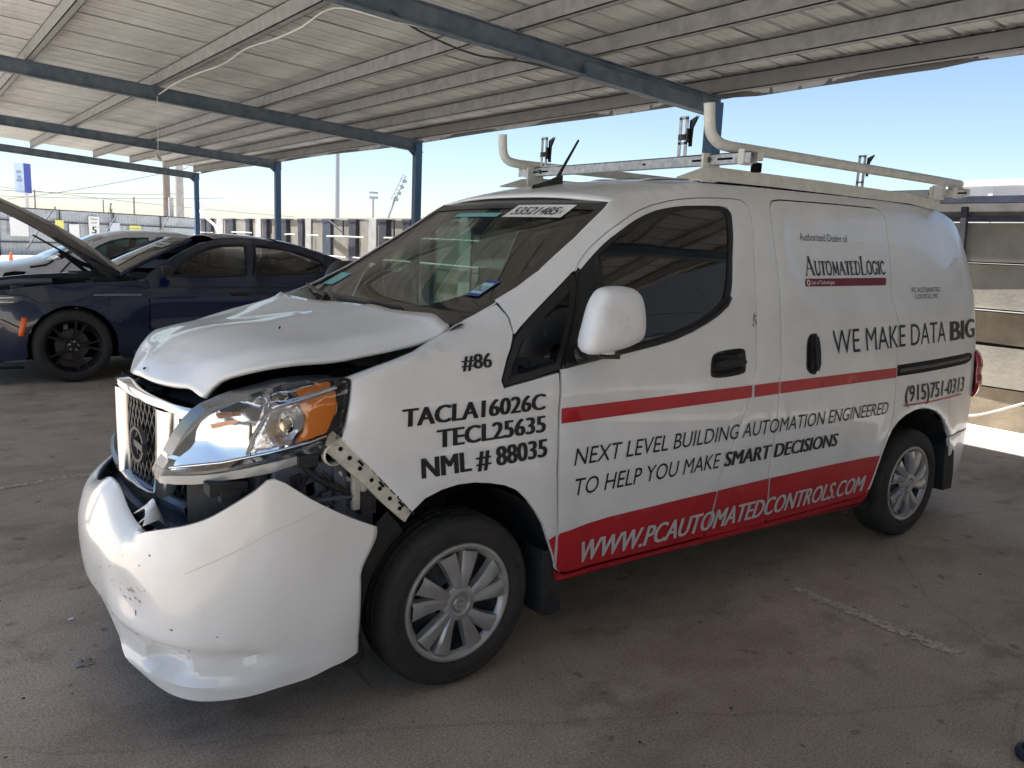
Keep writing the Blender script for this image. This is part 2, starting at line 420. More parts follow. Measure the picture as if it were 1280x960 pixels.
for (xa, xb, ya, yb) in ((5.70, 60, -60, 90), (-60, -2.6, -60, 90), (-2.6, 5.70, -60, -21), (-2.6, 5.70, 21.5, 90)):
    mb = MB(); k = 12; mb.grid([[(xa+(xb-xa)*i/k, ya+(yb-ya)*j/k, .004) for j in range(k+1)] for i in range(k+1)]); struct(mb.build('yard_ground', YARD, None, recalc=False))
# painted stall lines, worn to flakes
def worn_line(p, q, w, seed, cover, name='painted_line'):
    rnd = random.Random(seed); p = Vector(p); q = Vector(q); d = (q-p); L = d.length; d.normalize(); nn = Vector((-d.y, d.x)); mb = MB()
    k = int(L/.012)
    for i in range(k):
        t = i/k; dens_ = cover(t)
        for j in range(7):
            if rnd.random() > dens_*(1-.75*abs(j-3)/3.5): continue
            c = p+d*(t*L+rnd.uniform(-.01, .01))+nn*((j-3)/3.5*w/2+rnd.uniform(-.006, .006)); r = rnd.uniform(.006, .014)
            m = rnd.randint(4, 6); a0 = rnd.random()*6
            mb.add([(c.x+r*rnd.uniform(.6, 1.2)*math.cos(a0+6.283*u/m), c.y+r*rnd.uniform(.6, 1.2)*math.sin(a0+6.283*u/m), .004+.0008*rnd.random()) for u in range(m)], [tuple(range(m))])
    return struct(mb.build(name, PAINTL, None, recalc=False))
worn_line((1.76, -.10), (1.76, -.86), .075, 3, lambda t: .22+1.0*sstep(.0, .25, t)*(.35+.65*abs(math.sin(t*7+1)))*(1 if t < .97 else .3))
worn_line((-2.4, 3.02), (-.3, 3.30), .08, 5, lambda t: .5+.2*math.sin(t*23))
worn_line((3.0, .42), (3.9, -.02), .05, 8, lambda t: .09)
# small grit and flakes lying about
mb = MB(); rnd = random.Random(11)
for i in range(1500):
    x = rnd.uniform(-2.2, 5.6); y = rnd.uniform(-1.9, 4.5)
    if 0 < y < 1.7 and -.3 < x < 3.3 and rnd.random() < .6: continue
    r = rnd.uniform(.002, .006)*(1.7 if rnd.random() < .04 else 1); a = rnd.random()*6
    vs = [(x+r*math.cos(a+k*2.09)*rnd.uniform(.7, 1.3), y+r*math.sin(a+k*2.09), .0005) for k in range(3)]+[(x, y, r*.6)]
    mb.add(vs, [(0, 1, 3), (1, 2, 3), (2, 0, 3)], 0 if rnd.random() < .6 else 1)
o = mb.build('grit', [mat('dark grit', (.03, .028, .026), .9), mat('pale grit', (.22, .2, .17), .9)], None); o['kind'] = 'stuff'; o['label'] = 'loose grit scattered over the worn asphalt'
rg = thing('round_fitting', 'dark blue ring with a rusty centre on the ground at the bottom right corner', 'pipe fitting', (1.27, -1.31, 0))
m_ = MB(); m_.lathe([(.030, 0), (.045, .004), (.050, .018), (.045, .032), (.034, .034), (.030, .02)], (1.27, -1.31, 0), n=24, axis='z', close=True); m_.build('ring', mat('dark blue ring', (.015, .025, .05), .5), rg, smooth=50)
m_ = MB(); m_.lathe([(0, .014), (.029, .012), (.030, .004)], (1.27, -1.31, 0), n=24, axis='z'); m_.build('core', mat('rust brown', (.30, .16, .08), .9, noise=.4, nscale=40), rg, smooth=50)
def litter(c, s, seed, label, name, ctg, m):
    rnd = random.Random(seed); mb = MB(); rows = []
    for i in range(7):
        rows.append([(c[0]+(i/6-.5)*s[0]+rnd.uniform(-.1, .1)*s[0]/3, c[1]+(j/4-.5)*s[1]+rnd.uniform(-.1, .1)*s[1]/3, .004+s[2]*rnd.random()*(1 if 0 < i < 6 and 0 < j < 4 else .3)) for j in range(5)])
    mb.grid(rows); o = mb.build(name, m, None, recalc=True, thick=.004); return tag(o, label, ctg)
litter((-1.02, .81), (.055, .035, .018), 4, 'crumpled grey scrap lying on the asphalt left of the van bumper', 'litter_scrap', 'litter', CARDB)
litter((-1.30, 1.52), (.16, .02, .012), 9, 'thin bent twig of debris on the asphalt beside the van nose', 'debris_strip', 'litter', BLKR)
litter((-1.0, 1.2), (.02, .015, .008), 12, 'tiny pale flake near the front of the van', 'paint_flake', 'litter', WHITEV)

# ------------------------------------------------------------------ carport
YP = [-19.45, -13.75, -8.05, -2.35, 3.36, 9.05, 14.77, 20.5]; XE = 5.0; XW = -2.1
def zb(x): return 2.90+.066*(XE-x)
cp = thing('carport', 'long open carport with blue posts and corrugated metal roof over the van', 'carport', (1.2, 6, 0))
for i, y in enumerate(YP):
    t = .062 if i == 4 else .055
    for X in (XE, XW):
        if X == XW and abs(y+2.35) < .1: continue      # wide opening on the aisle side
        mb = MB(); z1 = zb(X)+.03
        mb.box((X-t, y-t, .012), (X+t, y+t, z1)); mb.box((X-.12, y-.12, .002), (X+.12, y+.12, .012))
        mb.build('post', POSTB, cp, bevel=.006)
for i, y in enumerate(YP):
    mb = MB(); w = .045; d = .085
    X0 = XE+.08; X1 = XW-.1
    def sec(x, dd=d): z = zb(x); return (x, z-dd), (x, z+dd)
    # I-section: web and two flanges
    for (ya, yb, lo, hi) in ((y-.005, y+.005, -d+.01, d-.01), (y-w, y+w, -d, -d+.01), (y-w, y+w, d-.01, d)):
        vs = [(x, yy, zb(x)+q) for x in (X0, X1) for yy in (ya, yb) for q in (lo, hi)]
        mb.add(vs, [(0, 1, 3, 2), (4, 6, 7, 5), (0, 4, 5, 1), (2, 3, 7, 6), (0, 2, 6, 4), (1, 5, 7, 3)])
    if i == 4:   # deeper splice plate and stiffener on the nearest beam
        mb.add([(x, y-.052, zb(x)+q) for x in (4.95, 3.3) for q in (-.10, .02)]+[(x, y+.052, zb(x)+q) for x in (4.95, 3.3) for q in (-.10, .02)], [(0, 1, 3, 2), (4, 6, 7, 5), (0, 2, 6, 4), (1, 5, 7, 3), (0, 4, 5, 1), (2, 3, 7, 6)])
    bmo = mb.build('roof_beam', BEAMB, cp)
    for X in (XE,):
        mb = MB(); mb.prism([(X-.06, 2.74), (X-.06, 2.82), (X-.17, 2.83)], y-.008, y+.008); mb.build('gusset', POSTB, bmo)
PX = [4.95, 4.22, 3.42, 2.60, 1.28, -.08, -1.4, -2.05]
Y0, Y1 = -20.6, 20.45
def zr(x): return zb(x)+.235
for k, x in enumerate(PX):
    mb = MB(); zc = zb(x); s = .066
    # C-shaped purlin, lips turned down
    for (xa, xb, lo, hi) in ((x-.035, x-.028, .09, .23), (x-.035, x+.035, .09, .098), (x-.035, x+.035, .222, .23), (x+.028, x+.035, .09, .12)):
        mb.box((xa, Y0, zc+lo), (xb, Y1, zc+hi))
    mb.build('purlin', PURL if k else EAVE, cp)
# roof sheets: ribbed, each sheet 0.915 wide
prof = [(0, 0), (.03, 0), (.045, -.0), (.10, 0), (.105, .006), (.13, .006), (.135, 0), (.19, 0), (.195, .006), (.22, .006), (.225, 0), (.262, 0), (.272, .032), (.295, .032), (.305, 0)]
sheetm = []
ny = int((Y1-Y0)/.915)
base = None
for i in range(ny+1):
    if base is None:
        mb = MB(); A = []; B = []
        for r in range(3):
            for (u, h) in prof[:-1]:
                A.append((XE+.14, u+.305*r, h)); B.append((XW-.25, u+.305*r, h))
        A.append((XE+.14, .955, 0)); B.append((XW-.25, .955, 0))
        rows = [[(a[0], a[1], zr(a[0])+a[2]) for a in A]]
        for x in (3.8, 3.0, 1.9, .6, -.7, -1.9): rows.append([(x, a[1], zr(x)+a[2]+.004) for a in A])
        rows.append([(a[0], a[1], zr(a[0])+a[2]) for a in B])
        mb.grid(rows); base = mb.build('roof_sheet', SHEET, cp, recalc=False)
        basel = base.location.copy(); base.location = basel+Vector((0, Y0, 0))
    else:
        c = base.copy(); col.objects.link(c); c.parent = cp
        c.location = basel+Vector((0, Y0+i*.915, (.0015 if i % 2 else 0)))
# sagging eave flashing
mb = MB(); rows = []; rnd = random.Random(3)
for i in range(150):
    y = Y0+i*(Y1+.2-Y0)/149
    sag = .010*math.sin(y*1.1)+.008*math.sin(y*.43+1)+.002*rnd.random()+(-.02 if 1.0 < y < 3.2 else 0)
    rows.append([(XE+.145, y, zr(XE)+.03), (XE+.16, y, zr(XE)+.02), (XE+.16+.01*math.sin(y*3), y, zb(XE)+.085+sag), (XE+.10, y, zb(XE)+.07+sag)])
mb.grid(rows); mb.build('eave_flashing', EAVE, cp, smooth=40, thick=.003)
# screws with pale washers along the eave
mb = MB()
for k in range(34):
    y = -5.0+k*.305*1.0
    mb.lathe([(0, -.006), (.012, -.005), (.014, 0)], (XE-.10, y, zr(XE-.1)-.004), n=6, axis='z')
o = mb.build('washer', PIPE, cp); o['kind'] = 'stuff'
# cables slung under the roof
cb = MB(); pts = cat_spline([(1.30, 9.0, 3.14), (1.34, 8.4, 3.20), (1.33, 7.5, 3.19), (1.34, 6.6, 3.17), (1.32, 5.9, 3.20), (1.34, 5.2, 3.18), (1.33, 4.6, 3.17), (1.35, 4.0, 3.21), (1.50, 3.45, 3.06), (1.9, 3.35, 3.03)], 5)
cb.tube(pts, .009, 6); tag(cb.build('white_cable', WIRE, None, smooth=60), 'white electric cable slung along a purlin under the carport roof', 'cable')
cb = MB(); pts = cat_spline([(1.45, 3.30, 3.09), (1.75, 3.42, 3.02), (2.3, 3.50, 2.955), (2.75, 3.42, 2.955), (3.4, 3.42, 2.93), (3.95, 3.42, 2.91)], 6)
cb.tube(pts, .008, 6); tag(cb.build('dark_cable', WIRED, None, smooth=60), 'thin dark cable drooping below the nearest roof beam', 'cable')
cb = MB(); cb.tube(cat_spline([(1.28, 9.0, 3.12), (1.275, 8.995, 2.8), (1.27, 8.99, 2.42)], 4), .005, 5)
for k in range(4): cb.lathe([(0, -.03), (.02+.006*(k % 2), -.01), (.018, .015), (0, .03)], (1.27+.012*(k-1.5), 8.99, 2.40-.012*k), n=7, axis='z')
tag(cb.build('hanging_string', WIRE, None, smooth=60), 'string with a knotted end hanging straight down from the carport roof', 'string')

# ------------------------------------------------------------------ concrete panel wall (near, right)
wl_ = thing('concrete_wall', 'stacked stained concrete panel wall with steel rails behind the van', 'wall', (6.7, 1.5, 0))
rowsz = [(0.0, .375), (.39, .765), (.785, 1.075), (1.095, 1.50), (1.525, 1.885)]
rnd = random.Random(21)
for r, (z0, z1) in enumerate(rowsz):
    y = -7.5+(.9 if r % 2 else 0)+(.35 if r == 0 else 0)
    while y < 9.6:
        w = 2.45 if r > 1 else 1.85
        y1 = min(y+w, 9.9); j = rnd.uniform(-.02, .02)
        X = 6.66+j*.5-.012*r
        m = MB(); nn = 6; f = []
        for side in (0, 1):
            rr = []
            for a in range(nn+1):
                yy = y+.006+(y1-y-.012)*a/nn
                rr.append([(X+.09*side+(.006*math.sin(yy*3+r) if not side else 0), yy, z0+.004+(z1-z0-.008)*b/3+.004*math.sin(yy*1.7+r*2)) for b in range(4)])
            f.append(rr)
        m.grid(f[0]); m.grid(f[1])
        for b in (0, 3): m.grid([[f[0][a][b], f[1][a][b]] for a in range(nn+1)])
        for a in (0, nn): m.grid([[f[0][a][b], f[1][a][b]] for b in range(4)])
        m.build('wall_panel', CONC2 if r < 3 and rnd.random() < .8 else CONC, wl_, doubles=.0005, bevel=0)
        y = y1
m = MB(); m.box((6.76, -7.5, .0), (6.79, 9.9, 1.88)); m.build('light_block_sheet', RUSTY, wl_)  # dark sheet added to stop light showing between the panels
# thin ledges added at the joints, coloured pale to show as sunlit edges
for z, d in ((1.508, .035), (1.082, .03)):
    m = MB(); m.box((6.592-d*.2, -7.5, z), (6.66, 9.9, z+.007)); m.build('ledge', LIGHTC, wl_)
m = MB(); m.box((6.52, -7.5, 2.055), (6.64, 9.9, 2.10)); m.box((6.54, -7.5, 2.10), (6.62, 9.9, 2.115)); m.build('top_rail', mat('dark blue steel rail', (.04, .045, .08), .6, noise=.3, nscale=6), wl_)
m = MB(); m.box((6.56, -7.5, 1.895), (6.595, 9.9, 1.93)); m.build('mid_rail', RUSTY, wl_)
m = MB(); m.box((6.66, -7.5, 1.89), (6.70, 9.9, 2.06)); m.build('backing_board', mat('dull grey board', (.16, .155, .15), .8, noise=.2), wl_)
for yy in (1.62, 4.3, 7.0, -1.4, -4.2):
    m = MB(); m.bar((6.57, yy, 2.02), (6.56, yy-.03, 1.5), .05, .05, upv=(1, 0, 0)); m.build('strut', RUSTY, wl_)
hs = MB(); hs.tube(cat_spline([(6.50, 3.2, .03), (6.47, 2.1, .04), (6.45, 1.55, .07), (6.45, 1.26, .12), (6.45, 1.06, .20), (6.45, .84, .31), (6.46, .5, .47), (6.5, .1, .62), (6.52, -.3, .7)], 5), .011, 7)
tag(hs.build('white_hose', PIPE, None, smooth=60), 'thin white hose sagging in front of the concrete wall', 'hose')
tr = MB(); tr.box((9.3, -6, .9), (11.6, 3.0, 2.50)); tr.box((9.27, -6, 2.44), (11.63, 3.02, 2.52)); 
for k in range(5): tr.box((9.285, -5+k*1.9, .95), (9.3, -4.94+k*1.9, 2.44))
for yy in (-4.6, -3.6, 1.6): tr.lathe([(.0, 0), (.48, 0), (.5, .05), (.5, .25), (.0, .25)], (9.4, yy, .5), n=20, axis='x')
tag(tr.build('white_trailer', mat('sunlit white trailer', (.72, .71, .69), .6, noise=.15, nscale=1.5), None), 'white trailer roof showing just above the concrete wall at right', 'trailer')

# unseen dark building behind the camera, added for its reflection in the van's windows
bd_ = thing('reflection_building', 'unseen dark building added for its reflection in the van windows', 'building', (10, -31, 0))
for k in range(17):
    x = -14+k*7.6
    for (z0, z1) in ((4.6, 9.3), (9.36, 24)):
        m = MB(); m.box((x, -31, z0), (x+7.55, -30.6, z1)); m.build('wall_panel', mat('dark reflection panel', (.035, .04, .05), .7, noise=.12, nscale=.6), bd_)
    m = MB(); m.box((x, -31, 0), (x+7.55, -30.65, 4.55)); m.build('reflection_base', mat('navy reflection panel', (.02, .025, .04), .6), bd_)
m = MB(); m.box((-14, -45, 0), (115, -31.05, 23.9)); m.build('reflection_core', mat('dark reflection panel', (.035, .04, .05), .7), bd_)

# ------------------------------------------------------------------ far panel wall with ribs and pipes
fwl = thing('panel_wall', 'long wall of tan concrete bays with dark ribs and white pipes beyond the posts', 'wall', (7.25, 19, 0))
ribs = [(14.34, 14.02, 'd'), (14.96, 14.6, 'p'), (15.86, 15.5, 'd'), (17.44, 16.97, 'b'), (18.59, 18.2, 'p'), (18.91, 18.62, 'd'), (20.26, 19.74, 'd'), (21.5, 21.22, 'd'), (22.29, 21.85, 'p'), (22.98, 22.63, 'd'), (24.9, 24.15, 'd'), (26.0, 25.33, 'p'), (26.9, 26.4, 'd'), (27.5, 27.05, 'd'),
        (10.3, 10.0, 'd'), (11.2, 10.8, 'p'), (12.5, 12.15, 'd'), (13.3, 13.0, 'd')]
ribs.sort(key=lambda r: r[1])
prev = 9.6
for (b_, a_, k) in ribs+[(28.2, 27.9, 'p')]:
    if a_-prev > .03:
        m = MB(); j = rnd.uniform(-.015, .015); m.box((7.22+j, prev+.006, .0), (7.30+j, a_-.006, .93)); m.build('bay_panel', CONC, fwl)
        m = MB(); j = rnd.uniform(-.015, .015); m.box((7.22+j, prev+.006, .945), (7.30+j, a_-.006, 1.90)); m.build('bay_panel', CONC, fwl)
    dep = {'d': .10, 'b': .06, 'p': .04}[k]
    m = MB(); m.box((7.22-dep, a_, 0), (7.34, b_, 1.93 if k == 'p' else 1.90))
    if k != 'p': m.box((7.22-dep-.01, a_-.02, 1.86), (7.34, b_+.02, 1.915))
    m.build('wall_rib', {'d': RUSTY, 'b': mat('dark blue rib', (.05, .06, .09), .6, noise=.3), 'p': LIGHTC}[k], fwl)
    prev = b_
for (ya, yb, z) in ((16.97, 14.96, 1.50), (19.7, 18.95, 1.50), (18.2, 17.44, 1.50), (14.0, 10.2, 1.52), (24.1, 22.3, 1.5), (27.4, 26.0, 1.45), (18.2, 15.9, 1.02), (15.5, 10.0, 1.04), (27.0, 24.95, 1.1)):
    m = MB(); m.tube([(7.07, ya, z), (7.06, (ya+yb)/2, z+.012), (7.07, yb, z+.005)], .018, 7); m.build('pipe', PIPE, fwl, smooth=60)
for a_, b_ in (((7.14, 17.0, 1.88), (7.15, 15.95, 1.5)), ((7.14, 16.2, 1.88), (7.14, 16.2, 1.5)), ((7.14, 13.7, 1.88), (7.14, 13.68, 1.2)), ((7.14, 18.05, 1.88), (7.14, 18.05, 1.5)), ((7.14, 20.9, 1.88), (7.14, 20.9, 1.5))):
    m = MB(); m.bar(a_, b_, .03, .03); m.build('tie_rod', RUSTY, fwl)
m = MB(); m.box((7.35, 9.7, .0), (7.38, 28.2, 1.90)); m.build('light_block_sheet', RUSTY, fwl)  # added behind the bays to block light through their gaps
m = MB(); m.box((7.2, 9.7, 1.915), (7.33, 28.2, 1.945)); m.build('top_cap', LIGHTC, fwl)
ph = MB(); ph.tube(cat_spline([(6.95, 27.2, 2.2), (6.95, 26.4, 1.95), (6.9, 25.3, 1.7), (6.85, 24.6, 1.4), (6.8, 23.6, 1.15)], 5), .04, 7)
tag(ph.build('leaning_pipe', PIPE, None, smooth=60), 'bent pale pipe leaning on the far end of the ribbed wall', 'pipe')

# ------------------------------------------------------------------ corrugated metal fence, signs, poles far left
FA = Vector((-3.0, 39.4)); FB = Vector((13.4, 48.6)); fd = (FB-FA).normalized(); fn = Vector((fd.y, -fd.x))
def fpt(s, z, o=0): p = FA+fd*s+fn*o; return (p.x, p.y, z)
FL = (FB-FA).length
fe = thing('metal_fence', 'tall blue grey corrugated metal yard fence with braces at the far left', 'fence', (FA.x+8, FA.y+5, 0))
ns = 16; w = FL/ns
for i in range(ns):
    m = MB(); rows = [[], []]
    k = 24
    for j in range(k+1):
        s = i*w+w*j/k; o = .02 if (j//2) % 2 else -.02
        for q, z in ((0, .02), (1, 2.18+.01*math.sin(i*2))): rows[q].append(fpt(s, z, o))
    m.grid(rows); m.build('corrugated_sheet', CORR, fe, recalc=False)
for z in (2.2, 1.62, .62):
    m = MB(); m.bar(fpt(0, z, .06), fpt(FL, z, .06), .05, .05); m.build('rail', RUSTY, fe)
for s in [0, 3.1, 6.2, 9.3, 12.4, 15.5, FL-.05]:
    m = MB(); m.bar(fpt(s, 0, .08), fpt(s, 2.2, .08), .06, .06, upv=(1, 0, 0)); m.build('fence_post', RUSTY, fe)
for s in (8.9, 12.6, 16.0):
    m = MB(); m.bar(fpt(s, 2.18, .12), fpt(s-2.0, .35, .9), .05, .05); m.build('brace', RUSTY, fe)
def on_fence(s, z0, z1, w, m_, name, label, ctg='sign', o=.14, text=None, group=None):
    m = MB(); a = fpt(s, 0, o); b = fpt(s+w, 0, o); c = fpt(s+w, 0, o-.02); d = fpt(s, 0, o-.02)
    m.add([(*q[:2], z) for z in (z0, z1) for q in (a, b, c, d)], [(0, 1, 5, 4), (1, 2, 6, 5), (2, 3, 7, 6), (3, 0, 4, 7), (4, 5, 6, 7), (3, 2, 1, 0)])
    r = thing(name, label, ctg, fpt(s+w/2, 0, o))
    m.build('sign_plate', m_, r)
    for (t, x0, x1, z, h, bd) in (text or []):
        letters('lettering', t, BLACKV, r, lambda x, zz: fpt(s+x, zz, o+.004), x0, x1, z, z, h, bd)
    return r
def s_at(px_x): # helper for distances along the fence: linear in the sheet numbers above
    return px_x
on_fence(10.86, 1.02, 1.98, .62, SIGNW, 'speed_limit_sign', 'white speed limit 5 sign on the corrugated fence', text=[('SPEED', .09, .53, 1.80, .10, 0), ('LIMIT', .12, .50, 1.62, .10, 0), ('5', .19, .43, 1.14, .36, .03)])
on_fence(9.75, .9, 1.55, .55, SIGNW, 'notice_board', 'plain white notice board left of the speed limit sign')
on_fence(12.1, 1.0, 1.72, .62, mat('pale grey board', (.55, .6, .66), .6), 'notice_board', 'pale grey blank board between the speed limit sign and the yellow sign')
on_fence(13.35, 1.0, 1.62, .72, SIGNY, 'yellow_sign', 'yellow square sign on the corrugated fence', text=[('CAUTION', .08, .64, 1.42, .09, .01), ('YARD', .16, .56, 1.22, .10, .01)])
on_fence(6.7, .9, 1.75, .9, SIGNW, 'notice_board', 'white board glimpsed under the raised hood of the blue sedan')
on_fence(9.0, 1.1, 1.72, .45, SIGNY, 'yellow_sign', 'narrow yellow sign half hidden by the raised hood')
# traffic cone
m = MB(); m.lathe([(.17, 0), (.17, .03), (.11, .04), (.03, .52), (0, .53)], (1.66, 30, .0), n=16, axis='z'); m.box((1.46, 29.8, .0), (1.86, 30.2, .03))
ob = m.build('traffic_cone', [ORANGE], None, smooth=40); tag(ob, 'orange traffic cone far behind the raised hood', 'traffic cone')
cone = ob
def pole(x, y, z1, r0, r1, m_, name, label, ctg, n=8, extra=None, lean=0, group=None):
    m = MB(); m.tube([(x, y, 0), (x+lean*.5, y, z1/2), (x+lean, y, z1)], [r0, (r0+r1)/2, r1], n)
    if extra: extra(m)
    return tag(m.build(name, m_, None, smooth=50), label, ctg, group)
pole(14.2, 60, 11.5, .27, .2, WOOD, 'utility_pole', 'thick dark weathered wooden pole behind the metal fence', 'utility pole')
pole(15.08, 60, 11, .30, .24, WOODL, 'utility_pole', 'pale wooden pole right of the dark one behind the fence', 'utility pole')
pole(11.45, 48.2, 3.3, .16, .16, LIGHTC, 'concrete_post', 'square pale post rising above the right end of the metal fence', 'post', n=4)
def box_extra(m): m.box((14.55, 54.5, 2.3), (15.25, 55.1, 3.4)); m.tube([(13.9, 54.8, 1.6), (14.6, 54.8, 2.6)], .05, 6)
pole(14.9, 54.8, 3.5, .10, .10, SIGNW, 'meter_pole', 'short pole carrying a pale electric box by the fence end', 'pole', extra=box_extra)
pole(27.1, 60, 12.5, .19, .13, STEEL, 'light_pole', 'tall plain grey steel pole above the ribbed wall', 'pole', n=10)
def flood(m):
    for k in (-1, 0, 1):
        for z in (5.7, 6.2): m.box((40.45+k*.36-.12, 79.8, z), (40.45+k*.36+.12, 80.1, z+.22))
    m.box((39.95, 79.95, 5.65), (40.95, 80.05, 5.70))
pole(40.45, 80, 5.9, .13, .10, STEEL, 'floodlight_mast', 'small distant mast with a cluster of floodlights', 'floodlight', extra=flood)
# leaning lattice sign mast
lt = thing('leaning_mast', 'leaning grey mast with a lattice head left of the third post', 'mast', (30.6, 60, 0))
m = MB(); m.tube([(30.6, 60, 0), (31.7, 60, 3.4), (32.35, 60, 5.0)], [.14, .12, .10], 8); m.build('pole', STEEL, lt, smooth=50)
m = MB(); A = Vector((32.1, 60, 4.7)); B = Vector((33.1, 60, 6.75)); dd = (B-A); pn = Vector((.93, 0, -.36))
for s in (-.22, .22): m.bar(A+pn*s+Vector((0, 0, 0)), B+pn*s*.6, .05, .05)
for k in range(6): m.bar(A+dd*(k/6)+pn*(-.22), A+dd*((k+1)/6)+pn*(.22), .035, .035); m.bar(A+dd*(k/5)+pn*(-.22), A+dd*(k/5)+pn*(.2), .03, .03)
for k in range(4): m.box((A.x+dd.x*k/4+.15, 59.9, A.z+dd.z*k/4-.1), (A.x+dd.x*k/4+.42, 60.1, A.z+dd.z*k/4+.18))
m.build('lattice_head', STEEL, lt)
# roadside pylon sign
sg = thing('pylon_sign', 'tall blue and white roadside sign on a pole beyond the fence', 'sign', (6.75, 70, 0))
m = MB(); m.tube([(6.78, 70, 0), (6.78, 70, 3.8)], .13, 10); m.build('pole', mat('pale pink pole', (.55, .5, .5), .6), sg, smooth=50)
cx = 6.62; cyy = 70
P4 = [(cx-.55, cyy+.15), (cx-.02, cyy-.55), (cx+.52, cyy+.05), (cx-.01, cyy+.75)]
for i, mm in ((0, SIGNP), (1, SIGNB), (2, SIGNB), (3, SIGNP)):
    a = P4[i]; b = P4[(i+1) % 4]; m = MB(); c = ((P4[0][0]+P4[2][0])/2, (P4[0][1]+P4[2][1])/2)
    ins = [(p[0]+(c[0]-p[0])*.06, p[1]+(c[1]-p[1])*.06) for p in (b, a)]
    m.prism([a, b]+ins, 3.72, 5.85, axis='z'); m.build('sign_face', mm, sg)
    if i == 0:
        for q, (z0, w_) in enumerate(((5.1, .5), (4.75, .35), (4.5, .55))):
            p0 = Vector(a).lerp(Vector(b), .5-w_/2)+Vector((-.02, -.02)); p1 = Vector(a).lerp(Vector(b), .5+w_/2)+Vector((-.02, -.02))
            m = MB(); m.add([(*p0, z0), (*p1, z0), (*p1, z0+.2), (*p0, z0+.2)], [(0, 1, 2, 3)]); m.build('lettering', mat('grey blue lettering', (.2, .26, .36), .5), sg, recalc=False, thick=.006)
pole(7.3, 70, 4.0, .06, .05, WOOD, 'thin_pole', 'thin dark pole just right of the blue roadside sign', 'pole')
for (x, y, z, r, lab) in ((9.3, 75, 2.95, .06, 'short thin pole above the middle of the metal fence'), (12.9, 75, 3.7, .05, 'thin pole left of the wooden poles'), (15.3, 75, 4.1, .07, 'slim pole beyond the metal fence, right of centre')):
    pole(x, y, z, r, r, WOOD, 'thin_pole', lab, 'pole')
tr = thing('cypress_tree', 'small dark narrow tree top poking above the metal fence', 'tree', (10.95, 62, 0))
m = MB(); m.tube([(10.95, 62, 0), (10.95, 62, 2.7)], .08, 6); m.build('trunk', WOOD, tr)
m = MB(); rr = random.Random(2)
for i in range(260):
    z = 1.2+rr.random()*1.95; r = .3*(1-(z-1.2)/2.1)**.6*rr.random(); a = rr.random()*6.28; c = Vector((10.95+r*math.cos(a), 62+r*math.sin(a), z)); s = .07
    m.add([c+Vector((rr.uniform(-s, s), rr.uniform(-s, s), rr.uniform(-s, s))) for _ in range(3)], [(0, 1, 2)])
m.build('crown', mat('dark foliage', (.045, .06, .035), .8), tr, recalc=False)
def wire(p, q, sag, r=.022):
    p = Vector(p); q = Vector(q); return [(p.lerp(q, t/10)-Vector((0, 0, sag*4*(t/10)*(1-t/10)))) for t in range(11)]
for k, (p, q, s) in enumerate((((6.0, 75, 3.3), (17.4, 66, 6.3), .2), ((-2, 78, 4.3), (15.0, 60, 4.0), .35), ((-2, 80, 3.6), (22.0, 72, 4.4), .3), ((2, 80, 4.7), (30.0, 76, 3.2), .2))):
    m = MB(); m.tube(wire(p, q, s), .022, 4)
    tag(m.build('overhead_wire', WIRED, None), ['overhead wire climbing to the right behind the roadside sign', 'overhead wire crossing low behind the roadside sign', 'faint lowest overhead wire above the fence top', 'faint overhead wire running down towards the ribbed wall'][k], 'wire', 'overhead wires beyond the fence')
# red and white barrier by the fence end
rb = thing('striped_barrier', 'red and white barrier frame at the right end of the metal fence', 'barrier', (9.9, 38, 0))
for k, (z, mm) in enumerate(((1.05, RED), (.85, SIGNW), (.65, RED))):
    m = MB(); m.box((9.3, 37.98, z), (10.6, 38.02, z+.12)); m.build('board', mm, rb)
m = MB(); m.bar((9.0, 38.1, 0), (10.3, 38.1, 1.9), .05, .05); m.bar((9.4, 38.1, 0), (10.7, 38.1, 1.4), .05, .05); m.build('frame', SIGNW, rb)
# ================================================================== THE WHITE VAN
ZP = [(.16, .05), (.24, .012), (.32, -.008), (.5, -.02), (.75, -.022), (1.0, -.008), (1.15, .01), (1.3, .035), (1.5, .085), (1.65, .13), (1.73, .165), (1.79, .215)]
XPn = [(-1.0, .42), (-.9, .27), (-.8, .16), (-.7, .095), (-.6, .055), (-.45, .02), (-.25, .0), (0, .0), (2.6, .0), (3.0, .006), (3.3, .022), (3.5, .045), (3.65, .08), (3.74, .13), (3.8, .2), (3.825, .3), (3.835, .42)]
WSE = [(-.3, 1.13), (.0, 1.235), (.12, 1.275), (.30, 1.37), (.49, 1.49), (.67, 1.605), (.79, 1.69), (.95, 1.735), (1.2, 1.785), (1.6, 1.81)]
def S0(x, z):
    g = 0
    if z > 1.15 and x < 1.5:
        t = max(0, 1-(interp(x, WSE)-z)*.83/.17)
        g = .105*t*t*min(1, max(0, (1.5-x)/.5))*min(1, max(0, (z-1.15)/.08))
    if x > 2.9 and z > 1.1: x = x+.22*(z-1.1)**2*min(1, (x-2.9)/.4)
    return interp(z, ZP)+interp(x, XPn)+g
RECESS = [(1.775, 1.675), (1.85, 1.708), (2.65, 1.697), (3.34, 1.700), (3.46, 1.63), (3.515, 1.50), (3.52, 1.37), (3.45, 1.312), (3.15, 1.285), (2.60, 1.268), (2.054, 1.255), (1.92, 1.275), (1.84, 1.35), (1.765, 1.46), (1.755, 1.58)]
RECESS = rounded(RECESS, .05, 3)
